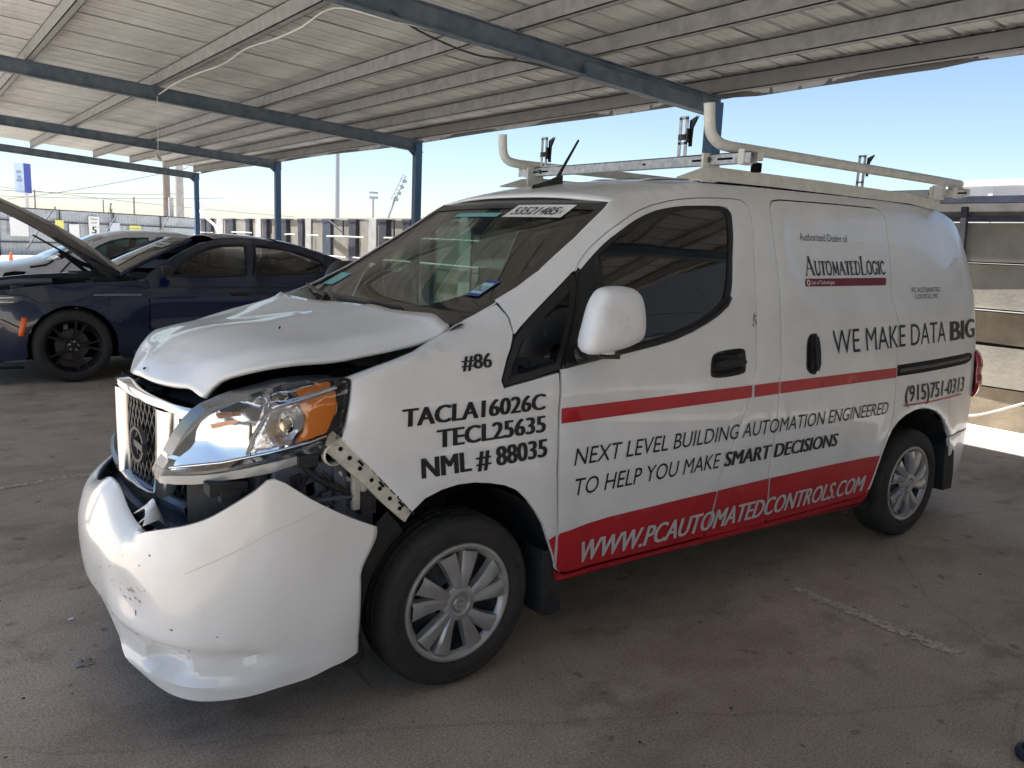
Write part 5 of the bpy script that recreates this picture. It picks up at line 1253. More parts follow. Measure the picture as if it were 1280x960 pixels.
for (dx, flip) in ((2.925, 0), (0, 1), (2.925, 1)):
    c = copy_part(w0, van); c.location = w0.location+Vector((dx, 0, 0))
    if dx and not flip: # turned so that the spokes stand as in the photograph
        c.rotation_euler = (0, R(14), 0); l = Vector((0, 0, .3015)); rl = Matrix.Rotation(R(14), 3, 'Y')@l; c.location = c.location+l-rl
    if flip: c.rotation_euler = (0, 0, math.pi); c.location = w0.location+Vector((dx, 2*YC, 0))
    for ch in w0.children:
        d = ch.copy(); col.objects.link(d); d.parent = c

# ---- far side of the body, mostly seen through the glass
mir = YC
FARB = unite([(-.398, 1.09), (-.1, 1.181), (.12, 1.268)], SEAMTOP, REARC, [(3.83, .3), (3.4, .26), (3.29, .48)], [(3.2, .635), (2.905, .731), (2.67, .682), (2.5, .36), (2.45, .27), (.405, .30), (.349, .467), (.2, .673), (-.045, .729), (-.221, .666), (-.448, .892)])
GLH = inset(WINBLK, .02); GLH = [p for p in GLH if p[0] > .53]
panel('far_body_side', FARB, WHITE, van, lambda x, z: S0(x, z), holes=[GLH, inset(QG, .03)], g=.12, de=.06, mirror=mir)
panel('side_window', inset(GLH, -.01), glass('light tint glass', (.62, .68, .64), boost=1.0), van, lambda x, z: S0(x, z)+.012, g=.12, flange=0, soft=0, mirror=mir)
# rear doors
mb = MB(); rows = []
for (x, z) in [(3.42, 1.785)]+REARC+[(3.83, .24)]:
    xr = min(x, 3.832); ye = S0(xr, z); rows.append([(xr+.03*(1-v*v), YC+v*(YC-ye), z+(.05*(1-v*v) if z > 1.7 else 0)) for v in [k/6-1 for k in range(13)]])
mb.grid(rows); mb.build('rear_door', WHITE, van, smooth=40)
mb = MB(); rows = []
for x in (3.38, 3.46, 3.53, 3.58, 3.64): pass

# ---- cabin
HEADL = mat('headliner', (.16, .16, .155), .9)
mb = MB(); mb.grid([[(x, YC+v*.60, roof_edge(max(.82, x))-.02+.03*(1-v*v)) for v in (-1, -.6, 0, .6, 1)] for x in (.86, 1.1, 1.4, 1.72)]); mb.build('headliner', HEADL, van)
mb = MB(); mb.prism([(.08, .35), (1.64, .35), (1.64, 1.15), (1.56, 1.5), (1.42, 1.75), (.30, 1.75), (.16, 1.5), (.08, 1.15)], 1.70, 1.73, axis='x'); mb.box((.45, .1, .36), (1.72, 1.62, .42)); mb.build('shade_partition', mat('dark partition', (.03, .03, .03), .9), van)  # dark bulkhead added so the white cargo space doesn't brighten the cabin
mb = MB(); rows = []
for j in range(13):
    y = .12+1.48*j/12; k = .03*math.exp(-((y-.5)/.16)**2); rows.append([(-.02, y, 1.17), (.12, y, 1.195), (.30, y, 1.20+k), (.42, y, 1.18+k), (.50, y, 1.10+k), (.52, y, .85), (.45, y, .5)])
mb.grid(rows); ds = mb.build('dashboard', DASH, van, smooth=40)
mb = MB()
for i in range(25):
    pass
rows = []
for i in range(25):
    a = 2*math.pi*i/24; rows.append((.66+.055*math.sin(a)*.9-.02, .50+.185*math.cos(a), 1.06+.165*math.sin(a)))
mb.tube(rows, .014, 8, cap=False); mb.tube([(.50, .5, 1.0), (.63, .5, 1.05)], .03, 8); mb.bar((.64, .33, 1.06), (.64, .67, 1.06), .02, .03); mb.build('steering_wheel', BLK, ds, smooth=50)
def seat(yc):
    mb = MB(); rows = []
    for (x, z, w_, d) in ((1.02, .72, .24, .12), (1.10, .90, .25, .12), (1.20, 1.15, .235, .10), (1.26, 1.30, .20, .08), (1.275, 1.36, .15, .06)):
        rows.append([(x+d*.5*math.cos(a), yc+w_*math.sin(a), z) for a in [2*math.pi*k/16 for k in range(16)]])
    mb.grid(rows, wrap=True); mb.box((.72, yc-.24, .55), (1.2, yc+.24, .72)); s_ = mb.build('seat', SEAT, van, smooth=50)
    mb = MB(); rows = []
    for (z, f) in ((1.36, .6), (1.39, 1), (1.50, 1), (1.55, .85), (1.56, .3)): rows.append([(1.29+.05*f*math.cos(a), yc+.13*f*math.sin(a), z) for a in [2*math.pi*k/16 for k in range(16)]])
    mb.grid(rows, wrap=True); mb.build('headrest', SEAT, s_, smooth=50)
seat(.50); seat(1.22)
mb = MB(); mb.obox((.80, .86, 1.60), (.01, 0, .002), (0, .11, 0), (0, 0, .03)); mb.tube([(.80, .86, 1.62), (.79, .86, 1.69)], .008, 6); mb.build('rear_view_mirror', BLK, van)

# ---- ladder rack
rack = None
for sgn in (0, 1):
    mb = MB(); m_ = lambda y: 2*YC-y if sgn else y
    mb.add([(x, m_(y), z) for x, z0, z1 in ((1.16, 1.800, 1.806), (1.30, 1.806, 1.852), (1.40, 1.808, 1.866), (2.2, 1.812, 1.868), (3.0, 1.812, 1.864), (3.34, 1.79, 1.842)) for z in (z0, z1) for y in (.232, .236)],
           [(4*i+a, 4*i+b, 4*i+4+b, 4*i+4+a) for i in range(5) for a, b in ((0, 1), (1, 3), (3, 2), (2, 0))])
    rr_ = mb.build('rack_rail' if rack else 'roof_rack', BEIGE, rack or van); rack = rack or rr_
for sgn in (0, 1):
    m_ = lambda y: 2*YC-y if sgn else y
    for x in (1.38, 3.30):
        mb = MB(); mb.obox((x, m_(.25), 1.86), (.055, 0, 0), (0, .006, 0), (0, 0, .06)); mb.obox((x, m_(.28), 1.81), (.055, 0, 0), (0, .035, 0), (0, 0, .005)); mb.build('rack_foot', BEIGE, rack, bevel=.004)
mb = MB()
for (x, z) in ((1.38, 1.835), (3.30, 1.84)): mb.lathe([(0, -.006), (.009, -.005), (.010, .0)], (x, .243, z), n=8)
mb.build('bolt', DKGREY, rack)
for bx in (1.385, 3.42):
    mb = MB(); y0, y1 = (.03, 1.60) if bx < 2 else (.14, 1.58)
    mb.box((bx-.022, y0, 1.872), (bx-.018, y1, 1.916)); mb.box((bx-.022, y0, 1.912), (bx+.022, y1, 1.916)); mb.box((bx+.018, y0, 1.872), (bx+.022, y1, 1.916))
    cbo = mb.build('crossbar', GALV if bx < 2 else BEIGE, rack)
    mb = MB()
    for (ya, yb) in ((.12, .20), (.28, .34), (1.42, 1.47), (1.34, 1.39), (.62, .64), (1.22, 1.235)):
        mb.box((bx-.0232, ya, 1.888), (bx-.0222, yb, 1.897))
    mb.build('slot', GAP, cbo)
    mb = MB(); mb.lathe([(0, -.012), (.011, -.010), (.013, 0)], (bx-.022, .245, 1.893), n=8, axis='x'); mb.lathe([(0, -.012), (.011, -.010), (.013, 0)], (bx-.022, 1.405, 1.893), n=8, axis='x'); mb.build('bolt', DKGREY, cbo)
    mb = MB(); e_ = y0+.03; mb.box((bx-.028, e_, 1.866), (bx+.035, e_+.03, 1.928)); mb.box((bx+.02, y0+.005, 1.885), (bx+.07, y0+.028, 1.92)); mb.build('end_bracket', BEIGE, cbo, bevel=.004)
# white tubes turned up at the front
TN = cat_spline([(1.285, .20, 2.112), (1.290, .20, 2.08), (1.295, .20, 2.04), (1.31, .20, 1.995), (1.35, .195, 1.962), (1.42, .19, 1.950), (1.60, .19, 1.950), (2.2, .195, 1.950), (3.0, .20, 1.950), (3.50, .215, 1.950)], 5)
mb = MB(); mb.tube(TN, .0235, 14); mb.build('side_tube', BEIGE, rack, smooth=60)
TF = cat_spline([(1.21, 1.55, 2.08), (1.213, 1.55, 2.03), (1.22, 1.55, 1.985), (1.245, 1.55, 1.952), (1.30, 1.545, 1.938), (1.45, 1.54, 1.935), (2.2, 1.53, 1.935), (3.56, 1.52, 1.935)], 5)
mb = MB(); mb.tube(TF, .0235, 12); mb.build('side_tube', BEIGE, rack, smooth=60)
mb = MB(); mb.box((3.42, .19, 1.90), (3.49, .24, 1.935)); mb.box((3.28, .20, 1.85), (3.32, .26, 1.93)); mb.tube([(3.28, .23, 1.895), (3.52, .23, 1.89)], .012, 8); mb.build('rear_clamp', BEIGE, rack, bevel=.004)
mb = MB(); mb.box((1.47, .08, 1.845), (1.51, .11, 1.885)); mb.build('rubber_block', GAP, rack, bevel=.005)
def upright(x, y, zt, flip=1):
    mb = MB(); z0 = 1.914
    for (ya, yb) in ((-.026, -.010), (.010, .026)): mb.box((x-.002, y+ya, z0), (x+.002, y+yb, zt-.006))
    mb.box((x-.002, y-.026, zt-.014), (x+.002, y+.026, zt)); mb.box((x-.002, y-.026, z0+.055), (x+.002, y+.026, z0+.066)); mb.box((x-.002, y-.026, z0), (x+.07, y+.026, z0+.004)); mb.box((x-.006, y-.14*flip if flip > 0 else y, z0), (x+.002, y if flip > 0 else y+.14, z0+.006))
    u = mb.build('ladder_stop', GALV, rack)
    mb = MB(); zz = zt-.09; mb.box((x-.012, y-.036, zz-.025), (x+.004, y-.028, zz+.035)); mb.box((x-.010, y+.02*-1, zz-.012), (x+.0, y+.02, zz+.012))
    mb.add([(x+.004, y-.03, zt-.13), (x+.004, y-.03, zt-.02), (x+.004, y-.075, zt+.0), (x+.004, y-.045, zt-.05), (x+.004, y-.04, zt-.13)], [(0, 1, 2, 3, 4)]); mb.add([(x+.016, y-.03, zt-.13), (x+.016, y-.03, zt-.02), (x+.016, y-.075, zt+.0), (x+.016, y-.045, zt-.05), (x+.016, y-.04, zt-.13)], [(0, 1, 2, 3, 4)])
    mb.box((x+.004, y-.042, zt-.13), (x+.016, y-.030, zt-.02)); mb.build('rubber_hook', BLK, u)
    mb = MB(); mb.lathe([(0, -.012), (.010, -.010), (.012, 0)], (x-.004, y, zt-.09), n=8, axis='x'); mb.build('bolt', DKGREY, u)
upright(1.38, .418, 2.090); upright(1.36, 1.375, 2.070); upright(3.42, .79, 2.140)
# ================================================================== OTHER VEHICLES
def car_side(pre, root, body, arches, yf, paint, yc, windows, g=.08, glassm=None, far=True, doors=(), gaps=()):
    holes = [w for w in windows]
    for mir_ in ((None, yc) if far else (None,)):
        b = panel('body_side', body, paint, root, yf, holes=holes, g=g, de=.05, mirror=mir_, flange=.03)
        for w in windows: panel('window', inset(w, -.004), glassm, root, lambda x, z: yf(x, z)+.010, g=.2, flange=0, soft=0, mirror=mir_)
        if mir_ is None:
            mb = MB()
            for gp_ in gaps: ribbon(gp_, yf, .010, -.0012, mb)
            if mb.v: mb.build('panel_gap', GAP, root, recalc=False)
            mb = MB()
            for w in windows: ribbon(w+[w[0]], yf, .022, -.002, mb)
            mb.build('window_seal', BLK, root, recalc=False)
def arc(cx, cz, r, a0, a1, n): return [(cx+r*math.cos(R(a0+(a1-a0)*k/n)), cz+r*math.sin(R(a0+(a1-a0)*k/n))) for k in range(n+1)]
# ---- navy sedan, hood up
sed = thing('blue_sedan', 'dark navy sedan with black wheels and its hood raised, behind the van', 'car', (1.4, 7.58, 0))
YS = 6.66; SC = 7.58
ZS = [(.15, .06), (.25, .02), (.40, .0), (.62, -.012), (.80, -.005), (.90, .012), (.97, .035), (1.02, .075), (1.15, .16), (1.30, .27), (1.40, .37), (1.46, .48)]
XS_ = [(-1.16, .55), (-1.10, .34), (-1.0, .19), (-.85, .08), (-.6, .02), (-.3, .0), (2.8, .0), (3.3, .03), (3.6, .10), (3.8, .25), (3.88, .5)]
def SY(x, z):
    y = YS+interp(z, ZS)+interp(x, XS_)
    y += .022*math.exp(-((z-(.60+.03*x))/.10)**2)*sstep(.3, .8, x)*(1-sstep(2.2, 2.7, x))   # scooped door side
    for cx in (-.12, 2.93):
        r = math.hypot(x-cx, z-.35)
        if z > .2 and r < .6: y -= .02*sstep(.56, .42, r)
    return y
bd = arc(-.12, .355, .395, -12, 192, 14); bd2 = arc(2.93, .355, .395, -12, 192, 14)
BODYS = [(-1.14, .80), (-1.02, .845), (-.85, .875), (-.71, .885), (-.51, .915), (-.30, .942), (0.04, .965), (.30, .978), (.52, .985), (.56, 1.0), (.60, 1.05), (.72, 1.13), (.86, 1.215), (1.02, 1.30), (1.18, 1.37), (1.36, 1.415), (1.6, 1.437), (1.85, 1.43), (2.1, 1.40), (2.39, 1.345), (2.66, 1.265), (2.95, 1.165), (3.2, 1.115), (3.55, 1.11), (3.78, 1.08), (3.87, 1.0), (3.88, .7), (3.86, .35), (3.70, .25), (3.35, .24)]+list(bd2)+[(2.50, .22), (1.4, .20), (.33, .21)]+list(bd)+[(-.53, .24), (-.9, .20), (-1.10, .25), (-1.15, .45)]
W1 = [(.80, 1.035), (.86, 1.10), (.97, 1.19), (1.10, 1.265), (1.25, 1.325), (1.42, 1.362), (1.66, 1.375), (1.63, 1.20), (1.60, 1.052), (1.2, 1.042)]
W2 = [(1.70, 1.056), (1.735, 1.22), (1.765, 1.372), (2.0, 1.355), (2.22, 1.315), (2.42, 1.255), (2.52, 1.18), (2.50, 1.10), (2.2, 1.07)]
GTINT = glass('sedan dark glass', (.16, .19, .23), boost=.75)
car_side('s', sed, BODYS, None, SY, BLUEP, SC, [rounded(W1, .03, 2), rounded(W2, .03, 2)], g=.07, glassm=GTINT,
         gaps=([(.56, .28), (.57, .5), (.575, .8), (.575, .99)], [(1.62, .28), (1.66, .6), (1.655, .85), (1.67, 1.05), (1.72, 1.22), (1.75, 1.39)], [(.56, .27), (1.1, .255), (1.62, .27), (2.3, .27)], [(-.95, .86), (-.70, .62), (-.52, .52)], [(2.45, .78), (2.56, .95), (2.56, 1.1)]))
# brighter front door standing a little ajar
DOORS_ = [(.585, .29), (.590, .60), (.590, .96), (.60, 1.01), (.66, 1.018), (1.2, 1.026), (1.60, 1.036), (1.645, 1.03), (1.645, .85), (1.65, .6), (1.61, .29), (1.1, .272)]
def SYd(x, z): return SY(x, z)-.006-.11*(x-.585)
fdoor = panel('front_door', rounded(DOORS_, .03, 2), BLUEP, sed, SYd, g=.06, de=.04, flange=.08)
mb = MB(); mb.grid([[(x, SYd(x, z)-.002-.016*(1 if 0 < j < 3 else 0), z) for j, z in enumerate((.845, .858, .872, .885))] for x in (1.36, 1.38, 1.46, 1.53, 1.55)]); mb.build('door_handle', BLK, fdoor, smooth=40)
# roof and screens lofted between the two sides
mb = MB(); rows = []
for (x, z) in BODYS[12:22]:
    ye = SY(x, z)+.004; rows.append([(x, SC+v*(SC-ye), z+.045*(1-abs(v)**2.4)) for v in [k/8-1 for k in range(17)]])
mb.grid(rows[3:8]); mb.build('roof', BLUEP, sed, smooth=50, thick=.01)
mb = MB(); rows = []
for i in range(9):
    t = i/8; x = .34+(1.10-.34)*t; z = 1.015+(1.395-1.015)*(t**.88); ye = 6.80+.21*t; rows.append([(x-.08*(1-v*v)*(1-t*.5), SC+v*(SC-ye), z+.03*(1-v*v)*t) for v in [k/8-1 for k in range(17)]])
mb.grid(rows); wss = mb.build('windscreen', glass('sedan windscreen', (.36, .44, .40), boost=.8), sed, smooth=50)
for sd_ in (-1, 1):
    mb = MB(); pts = [rows[i][0 if sd_ < 0 else -1] for i in range(9)]; mb.tube([(a-.004, b-.012*(-sd_)*-1, c+.008) for a, b, c in pts], .022, 7); mb.build('screen_pillar', BLUEP, sed, smooth=50)
mb = MB(); rows2 = []
for i in range(7):
    t = i/6; x = 2.05+1.0*t; z = 1.43-.29*t**1.25; ye = 6.66+.40-.24*t; rows2.append([(x, SC+v*(SC-ye), z+.03*(1-v*v)) for v in [k/6-1 for k in range(13)]])
mb.grid(rows2); mb.build('rear_screen', GTINT, sed, smooth=50)
mb = MB(); mb.grid([[(x, SC+v*(SC-SY(x, z)-.0), z+.02*(1-v*v)) for v in [k/6-1 for k in range(13)]] for x, z in ((3.0, 1.14), (3.2, 1.115), (3.55, 1.11), (3.78, 1.08), (3.87, 1.0), (3.88, .7), (3.86, .35))]); mb.build('trunk', BLUEP, sed, smooth=40)
mb = MB(); mb.grid([[(x, SC+v*(SC-SY(x, z)-.0), z) for v in [k/6-1 for k in range(13)]] for x, z in ((-.98, .845), (-1.10, .82), (-1.155, .76), (-1.16, .6), (-1.15, .45), (-1.12, .26))]); mb.build('front_fascia', BLUEP, sed, smooth=40)
mb = MB(); mb.box((-.95, 6.95, .70), (.40, 8.2, .86)); mb.box((-.9, 6.9, .86), (-.6, 8.1, .93)); mb.box((-.45, 7.2, .86), (.1, 7.9, .95)); mb.tube([(-.8, 7.0, .94), (-.3, 7.05, .99), (.2, 7.0, 1.0)], .035, 8); mb.box((.1, 6.85, .93), (.42, 8.3, 1.0)); mb.build('engine_bay', BLKR, sed, bevel=.01)
mb = MB(); mb.tube([(-.80, 6.92, .92), (-.55, 6.9, .955), (-.25, 6.9, .965)], .03, 8); mb.build('engine_cover', mat('grey engine cover', (.10, .11, .13), .5), sed, smooth=50)
# raised hood
HA = Vector((.46, 0, 1.02)); hdv = Vector((-1.12, 0, .70)); HN = Vector((.53, 0, .85)).normalized()
mb = MB(); rows = []
for i in range(13):
    t = i/12; hw = .78-.06*t-.10*max(0, t-.8)*5*.4; row = []
    for j in range(13):
        v = j/6-1; p = HA+hdv*t*1.12+HN*(.06*math.sin(math.pi*min(1, t*1.05))+.03*(1-v*v)-.045*max(0, abs(v)-.86)/.14); row.append((p.x, SC+v*hw, p.z))
    rows.append(row)
mb.grid(rows); ho = mb.build('hood', BLUEP, sed, smooth=50)
mb = MB(); rows = []
for i in range(13):
    t = .015+.96*i/12; hw = .745-.06*t; row = []
    for j in range(13):
        v = j/6-1; p = HA+hdv*t*1.12+HN*(.06*math.sin(math.pi*min(1, t*1.05))+.03*(1-v*v)-.028-.02*abs(math.sin(t*11))*abs(math.cos(v*4))); row.append((p.x, SC+v*hw, p.z))
    rows.append(row)
mb.grid(rows); mb.build('hood_liner', HOODU, ho, smooth=30)
for y in (6.86, 8.30):
    mb = MB(); mb.bar((.30, y, .98), (.02, y, 1.22), .03, .04); mb.bar((.46, y, 1.0), (.14, y, 1.12), .025, .05); mb.tube([(.42, y+.03, .99), (-.22, y+.03, 1.38)], .011, 6); mb.build('hood_hinge', BLK, sed)
mb = MB(); mb.grid([[(x, SY(x, .80)-.014-.012*math.cos(k*math.pi/2), .80+.03*(x+.7)+k*hh) for k in (-1, -.8, -.4, 0, .4, .8, 1)] for x, hh in ((-1.02, .03), (-.94, .044), (-.85, .05), (-.75, .05), (-.66, .042), (-.58, .028), (-.53, .004))]); shl = mb.build('headlamp', mat('smoked lamp', (.10, .12, .14), .12, coat=1), sed, smooth=50, thick=.01)
for q_ in (-.014, .014):
    mb = MB(); mb.tube([(x, SY(x, .80)-.030, .80+.03*(x+.7)+q_*1.4) for x in (-.98, -.9, -.8, -.7, -.60)], .008, 6); mb.build('lamp_trim', CHROME, shl, smooth=60)
mb = MB(); mb.grid([[(x+.22*(z-.55), SY(x, z)-.016, z) for z in (.47, .52, .58, .64)] for x in (-.565, -.545, -.52)]); mb.build('side_marker', mat('orange marker', (.9, .16, .03), .3), sed, smooth=40, thick=.008)
mb = MB(); mb.grid([[(x, SY(x, .85)-.022+.0, z) for z in (.838, .85, .858)] for x in (.06, .12, .2, .5)]); mb.build('fender_highlight', mat('pale crease highlight', (.16, .17, .22), .3, coat=.5), sed, smooth=40)  # highlight along the crease put in as a pale strip
# lower front lip
mb = MB(); mb.grid([[(x, YS+interp(x, XS_)+.02+o_, z) for o_, z in ((0, .22), (-.015, .18), (.02, .15), (.2, .15))] for x in (-1.14, -1.0, -.85, -.7, -.54)]); mb.build('front_lip', BLK, sed, smooth=40)
def dark_wheel(cx, cz, rw, root, yo, m_tyre=RUBBER, m_rim=None, spokes=10, twin=True, name='wheel'):
    k = rw/.355; c = (cx, yo, cz)
    tp = [(.245*k, .02), (.255*k, .0), (.275*k, -.012), (.30*k, -.014), (.325*k, -.006), (.343*k, .012), (.352*k, .035), (.355*k, .06), (.355*k, .20), (.345*k, .225), (.30*k, .245), (.245*k, .22)]
    mb = MB(); mb.lathe(tp, c, n=64); t_ = mb.build(name, m_tyre, root, smooth=50)
    mb = MB(); mb.lathe([(.215*k, .06), (.235*k, .012), (.245*k, .0), (.252*k, .006), (.255*k, .03)], c, n=48); mb.lathe([(0, .02), (.03*k, .018), (.06*k, .03), (.07*k, .06)], c, n=24)
    for s in range(spokes):
        a = 360/spokes*s+(7 if s % 2 else -7)*(1 if twin else 0)+18
        d0 = Vector((math.cos(R(a)), math.sin(R(a)))); d1 = Vector((math.cos(R(a+(4 if s % 2 else -4))), math.sin(R(a+(4 if s % 2 else -4))))); rows = []
        for i in range(5):
            f = i/4; r = (.05+.19*f)*k; d = d0.lerp(d1, 1-f).normalized(); tn = Vector((-d.y, d.x)); w_ = (.030-.008*f)*k; dep = .02-.012*f
            rows.append([(cx+(d*r+tn*q*w_).x, yo+h, cz+(d*r+tn*q*w_).y) for q, h in ((-.5, dep+.03), (-.4, dep), (.4, dep), (.5, dep+.03))])
        mb.grid(rows)
    mb.build('rim', m_rim or mat('black alloy', (.02, .02, .022), .3, metal=.4, coat=.4), t_, smooth=40)
    mb = MB(); mb.lathe([(0, .10), (.15*k, .10), (.16*k, .13)], c, n=32); mb.build('brake_disc', mat('brake disc', (.12, .11, .10), .5, metal=.6), t_, smooth=40)
    mb = MB()
    for s in range(5): a = R(72*s+10); mb.lathe([(0, .010), (.010, .010), (.011, .03)], (cx+.042*k*math.cos(a), yo, cz+.042*k*math.sin(a)), n=6)
    mb.build('lug_nut', CHROME, t_)
    return t_
dw = dark_wheel(-.12, .355, .355, sed, 6.66)
for dx, fl in ((3.05, 0), (0, 1), (3.05, 1)):
    c = dw.copy(); col.objects.link(c); c.parent = sed; c.location = dw.location+Vector((dx, 0, 0))
    if fl: c.rotation_euler = (0, 0, math.pi); c.location = Vector((-.12*2+dx, 2*SC, 0))-Vector(sed.location)
    for ch in dw.children: d = ch.copy(); col.objects.link(d); d.parent = c
mb = MB()
for cx in (-.12, 2.93):
    rows = [[(cx+.41*math.cos(R(a)), y, .355+.41*math.sin(R(a))) for y in (6.70, 6.75, 7.05)] for a in range(-14, 200, 12)]; mb.grid(rows)
    mb.grid([[(x_, SC*2-y, z_) for x_, y, z_ in r] for r in rows])
mb.build('wheel_liner', GAP, sed, smooth=50)
mb = MB(); mb.box((-.7, 6.95, .2), (3.6, 8.2, .32)); mb.build('underbody', GAP, sed)
mb = MB(); mb.tube([(.74, 6.72, 1.06), (.72, 6.62, 1.07)], .02, 6); mb.obox((.73, 6.58, 1.09), (.045, .0, 0), (.01, .075, 0), (0, 0, .05)); mb.build('door_mirror', BLK, sed, smooth=40, bevel=.015)
# cabin
mb = MB(); mb.box((.5, 6.85, .85), (.9, 8.3, 1.0)); mb.build('dashboard', DASH, sed, bevel=.03)
for yc_ in (7.2, 7.96):
    mb = MB(); mb.box((1.35, yc_-.24, .5), (1.5, yc_+.24, 1.12)); mb.box((1.38, yc_-.13, 1.13), (1.47, yc_+.13, 1.30)); mb.build('seat', SEAT, sed, bevel=.03)
mb = MB(); mb.box((2.2, 6.9, .5), (2.35, 8.26, 1.12)); mb.box((.6, 6.8, .3), (2.9, 8.4, .4)); mb.build('rear_seat', SEAT, sed, bevel=.02)
mb = MB(); mb.tube([(.98+.05*math.sin(a), 7.22+.18*math.cos(a), 1.0+.17*math.sin(a)) for a in [2*math.pi*k/20 for k in range(21)]], .014, 6, cap=False); mb.build('steering_wheel', BLK, sed, smooth=50)
# lot number on the screen
def sw(y, t, o=0): x = .34+.76*t; z = 1.015+.38*(t**.88); ye = 6.80+.21*t; v = (y-SC)/(SC-ye); return (x-.08*(1-v*v)*(1-t*.5)-.006-o, y, z+.03*(1-v*v)*t+.006+o)
mb = MB(); mb.grid([[sw(y, t) for y in (7.52, 7.35, 7.18)] for t in (.70, .76, .82)]); mb.build('lot_number_sticker', WHITEV, wss, recalc=False)
letters('lettering', '48210695', BLACKV, wss, lambda a, b: sw(7.52-a, .70+b, .002), .03, .31, .03, .03, .055, .02)

# ---- white car beyond, damaged front
wc = thing('white_car', 'white car with a crushed front corner parked beyond the blue sedan', 'car', (2.0, 12.4, 0))
YW = 11.55; WC = 12.45
ZW = [(.15, .05), (.3, .01), (.6, -.01), (.85, .0), (.98, .04), (1.1, .11), (1.3, .24), (1.4, .33), (1.46, .45)]
XW_ = [(-.80, .5), (-.7, .25), (-.5, .08), (-.2, .0), (3.2, .0), (3.6, .12), (3.75, .4)]
def WY(x, z): return YW+interp(z, ZW)+interp(x, XW_)
BW = [(-.78, .70), (-.6, .80), (-.28, .845), (.0, .885), (.30, .955), (.52, 1.00), (.62, 1.06), (.78, 1.16), (.95, 1.25), (1.12, 1.32), (1.3, 1.375), (1.5, 1.41), (1.8, 1.425), (2.3, 1.42), (2.7, 1.37), (3.1, 1.24), (3.45, 1.10), (3.72, 1.02), (3.75, .7), (3.72, .3), (3.35, .25)]+arc(2.95, .33, .37, -12, 192, 12)+[(2.5, .22), (.55, .22)]+arc(.12, .33, .37, -12, 192, 12)+[(-.3, .25), (-.7, .25), (-.8, .45)]
V1 = [(.83, 1.02), (.92, 1.12), (1.05, 1.21), (1.22, 1.285), (1.42, 1.335), (1.78, 1.355), (1.76, 1.2), (1.74, 1.035), (1.3, 1.025)]
V2 = [(1.84, 1.04), (1.87, 1.2), (1.9, 1.36), (2.3, 1.355), (2.6, 1.31), (2.85, 1.22), (2.8, 1.06)]
HOLE = [(-.22, .80), (-.10, .825), (.04, .82), (.02, .76), (.0, .70), (-.12, .67), (-.27, .70)]
car_side('w', wc, BW, None, WY, PALE, WC, [V1, V2], g=.09, glassm=glass('green glass', (.18, .30, .27), boost=1.1), gaps=([(.62, .3), (.66, .7), (.68, 1.0)], [(1.78, .3), (1.80, .7), (1.80, 1.03)]))
mb = MB(); mb.prism(HOLE, YW-.02, YW+.05); mb.build('crushed_lamp_opening', GAP, wc)
mb = MB(); rows = []
for i in range(7):
    t = i/6; x = .36+.80*t; z = .99+.36*t**.9; ye = YW+.09+.18*t; rows.append([(x-.08*(1-v*v)*(1-t*.5), WC+v*(WC-ye), z+.03*(1-v*v)*t) for v in [k/6-1 for k in range(13)]])
mb.grid(rows); mb.build('windscreen', glass('pale windscreen', (.55, .62, .60), boost=1.2), wc, smooth=50)
mb = MB(); rows = []
for (x, z) in BW[9:15]:
    ye = WY(x, z)+.004; rows.append([(x, WC+v*(WC-ye), z+.045*(1-abs(v)**2.4)) for v in [k/6-1 for k in range(13)]])
mb.grid(rows); mb.build('roof', PALE, wc, smooth=50, thick=.01)
mb = MB(); rows = []
for (x, z) in BW[1:6]: ye = WY(x, z)+.003; rows.append([(x, WC+v*(WC-ye), z+.05*(1-abs(v)**2.4)) for v in [k/6-1 for k in range(13)]])
mb.grid(rows); mb.build('hood', PALE, wc, smooth=50, thick=.01)
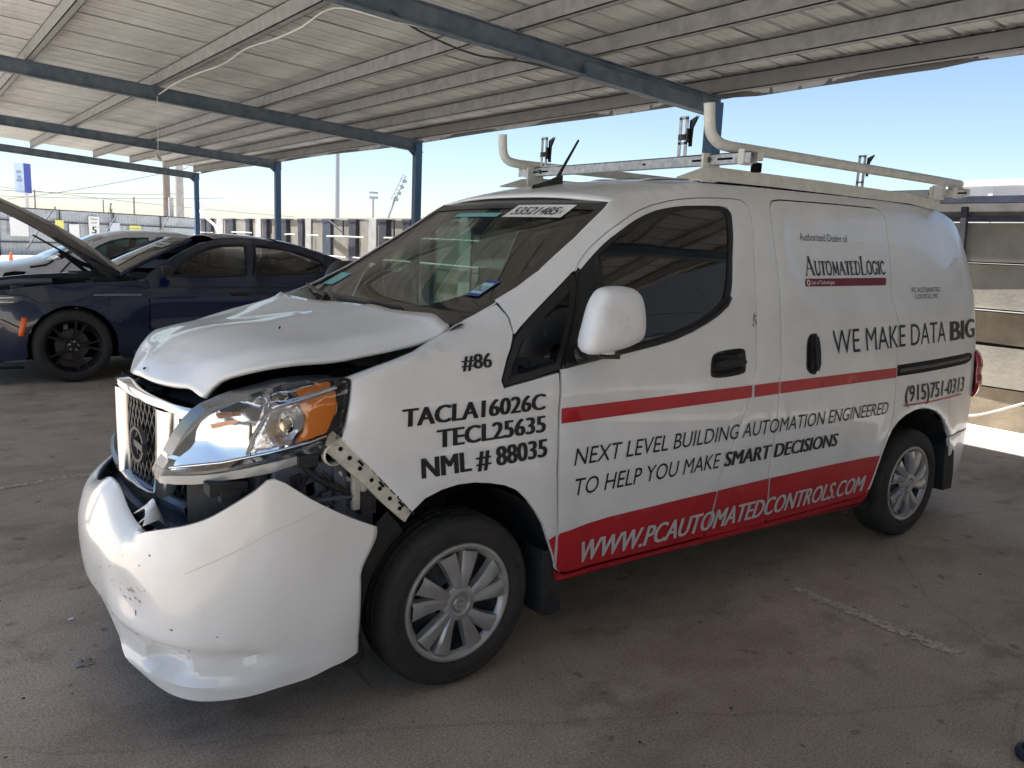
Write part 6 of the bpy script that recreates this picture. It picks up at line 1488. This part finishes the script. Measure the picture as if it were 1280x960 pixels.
mb = MB(); mb.grid([[(x, WC+v*(WC-WY(x, z)), z) for v in [k/6-1 for k in range(13)]] for x, z in ((-.6, .80), (-.76, .72), (-.80, .5), (-.76, .26))]); mb.build('front_bumper', PALE, wc, smooth=40)
mb = MB(); mb.grid([[(x, WC+v*(WC-WY(x, z)), z) for v in [k/6-1 for k in range(13)]] for x, z in ((2.7, 1.38), (3.1, 1.25), (3.45, 1.11), (3.72, 1.02), (3.75, .7), (3.72, .3))]); mb.build('tailgate', PALE, wc, smooth=40)
mb = MB(); mb.tube([(.10, YW-.02, .885), (.30, YW-.03, .92), (.40, YW-.02, .985)], .016, 6); mb.tube([(.62, YW-.01, .97), (.35, YW-.02, .66)], .012, 6); mb.build('loose_trim', BLK, wc, smooth=40)
mb = MB(); mb.obox((.92, YW-.07, 1.06), (.05, 0, 0), (0, .07, 0), (0, 0, .05)); mb.build('door_mirror', BLK, wc, bevel=.015)
mb = MB(); mb.box((1.4, 11.8, .5), (1.55, 13.1, 1.2)); mb.box((.5, 11.75, .3), (3.2, 13.2, .4)); mb.box((2.3, 11.8, .4), (2.45, 13.1, 1.1)); mb.build('seat', SEAT, wc, bevel=.03)
mb = MB(); mb.box((-.5, 11.8, .3), (.4, 13.1, .78)); mb.box((-.5, 11.8, .2), (3.5, 13.1, .3)); mb.build('underbody', GAP, wc)
dw2 = dark_wheel(.12, .33, .33, wc, 11.57, m_rim=SILVER)
c = dw2.copy(); col.objects.link(c); c.parent = wc; c.location = dw2.location+Vector((2.83, 0, 0))
for ch in dw2.children: d = ch.copy(); col.objects.link(d); d.parent = c

# marks and fixings too small to pick apart one by one
TINY = {'scuff_mark', 'scratch', 'paint_chip', 'clip_hole', 'sidewall_mark', 'slot', 'foam_strip', 'dirt_scrape', 'torn_tab', 'lug_nut', 'wheel_bolt', 'lattice_head', 'crown', 'bolt', 'door_seal', 'panel_gap'}
for o in list(col.objects):
    if o.type == 'MESH' and o.parent is not None and o.name.split('.')[0] in TINY: o['kind'] = 'stuff'
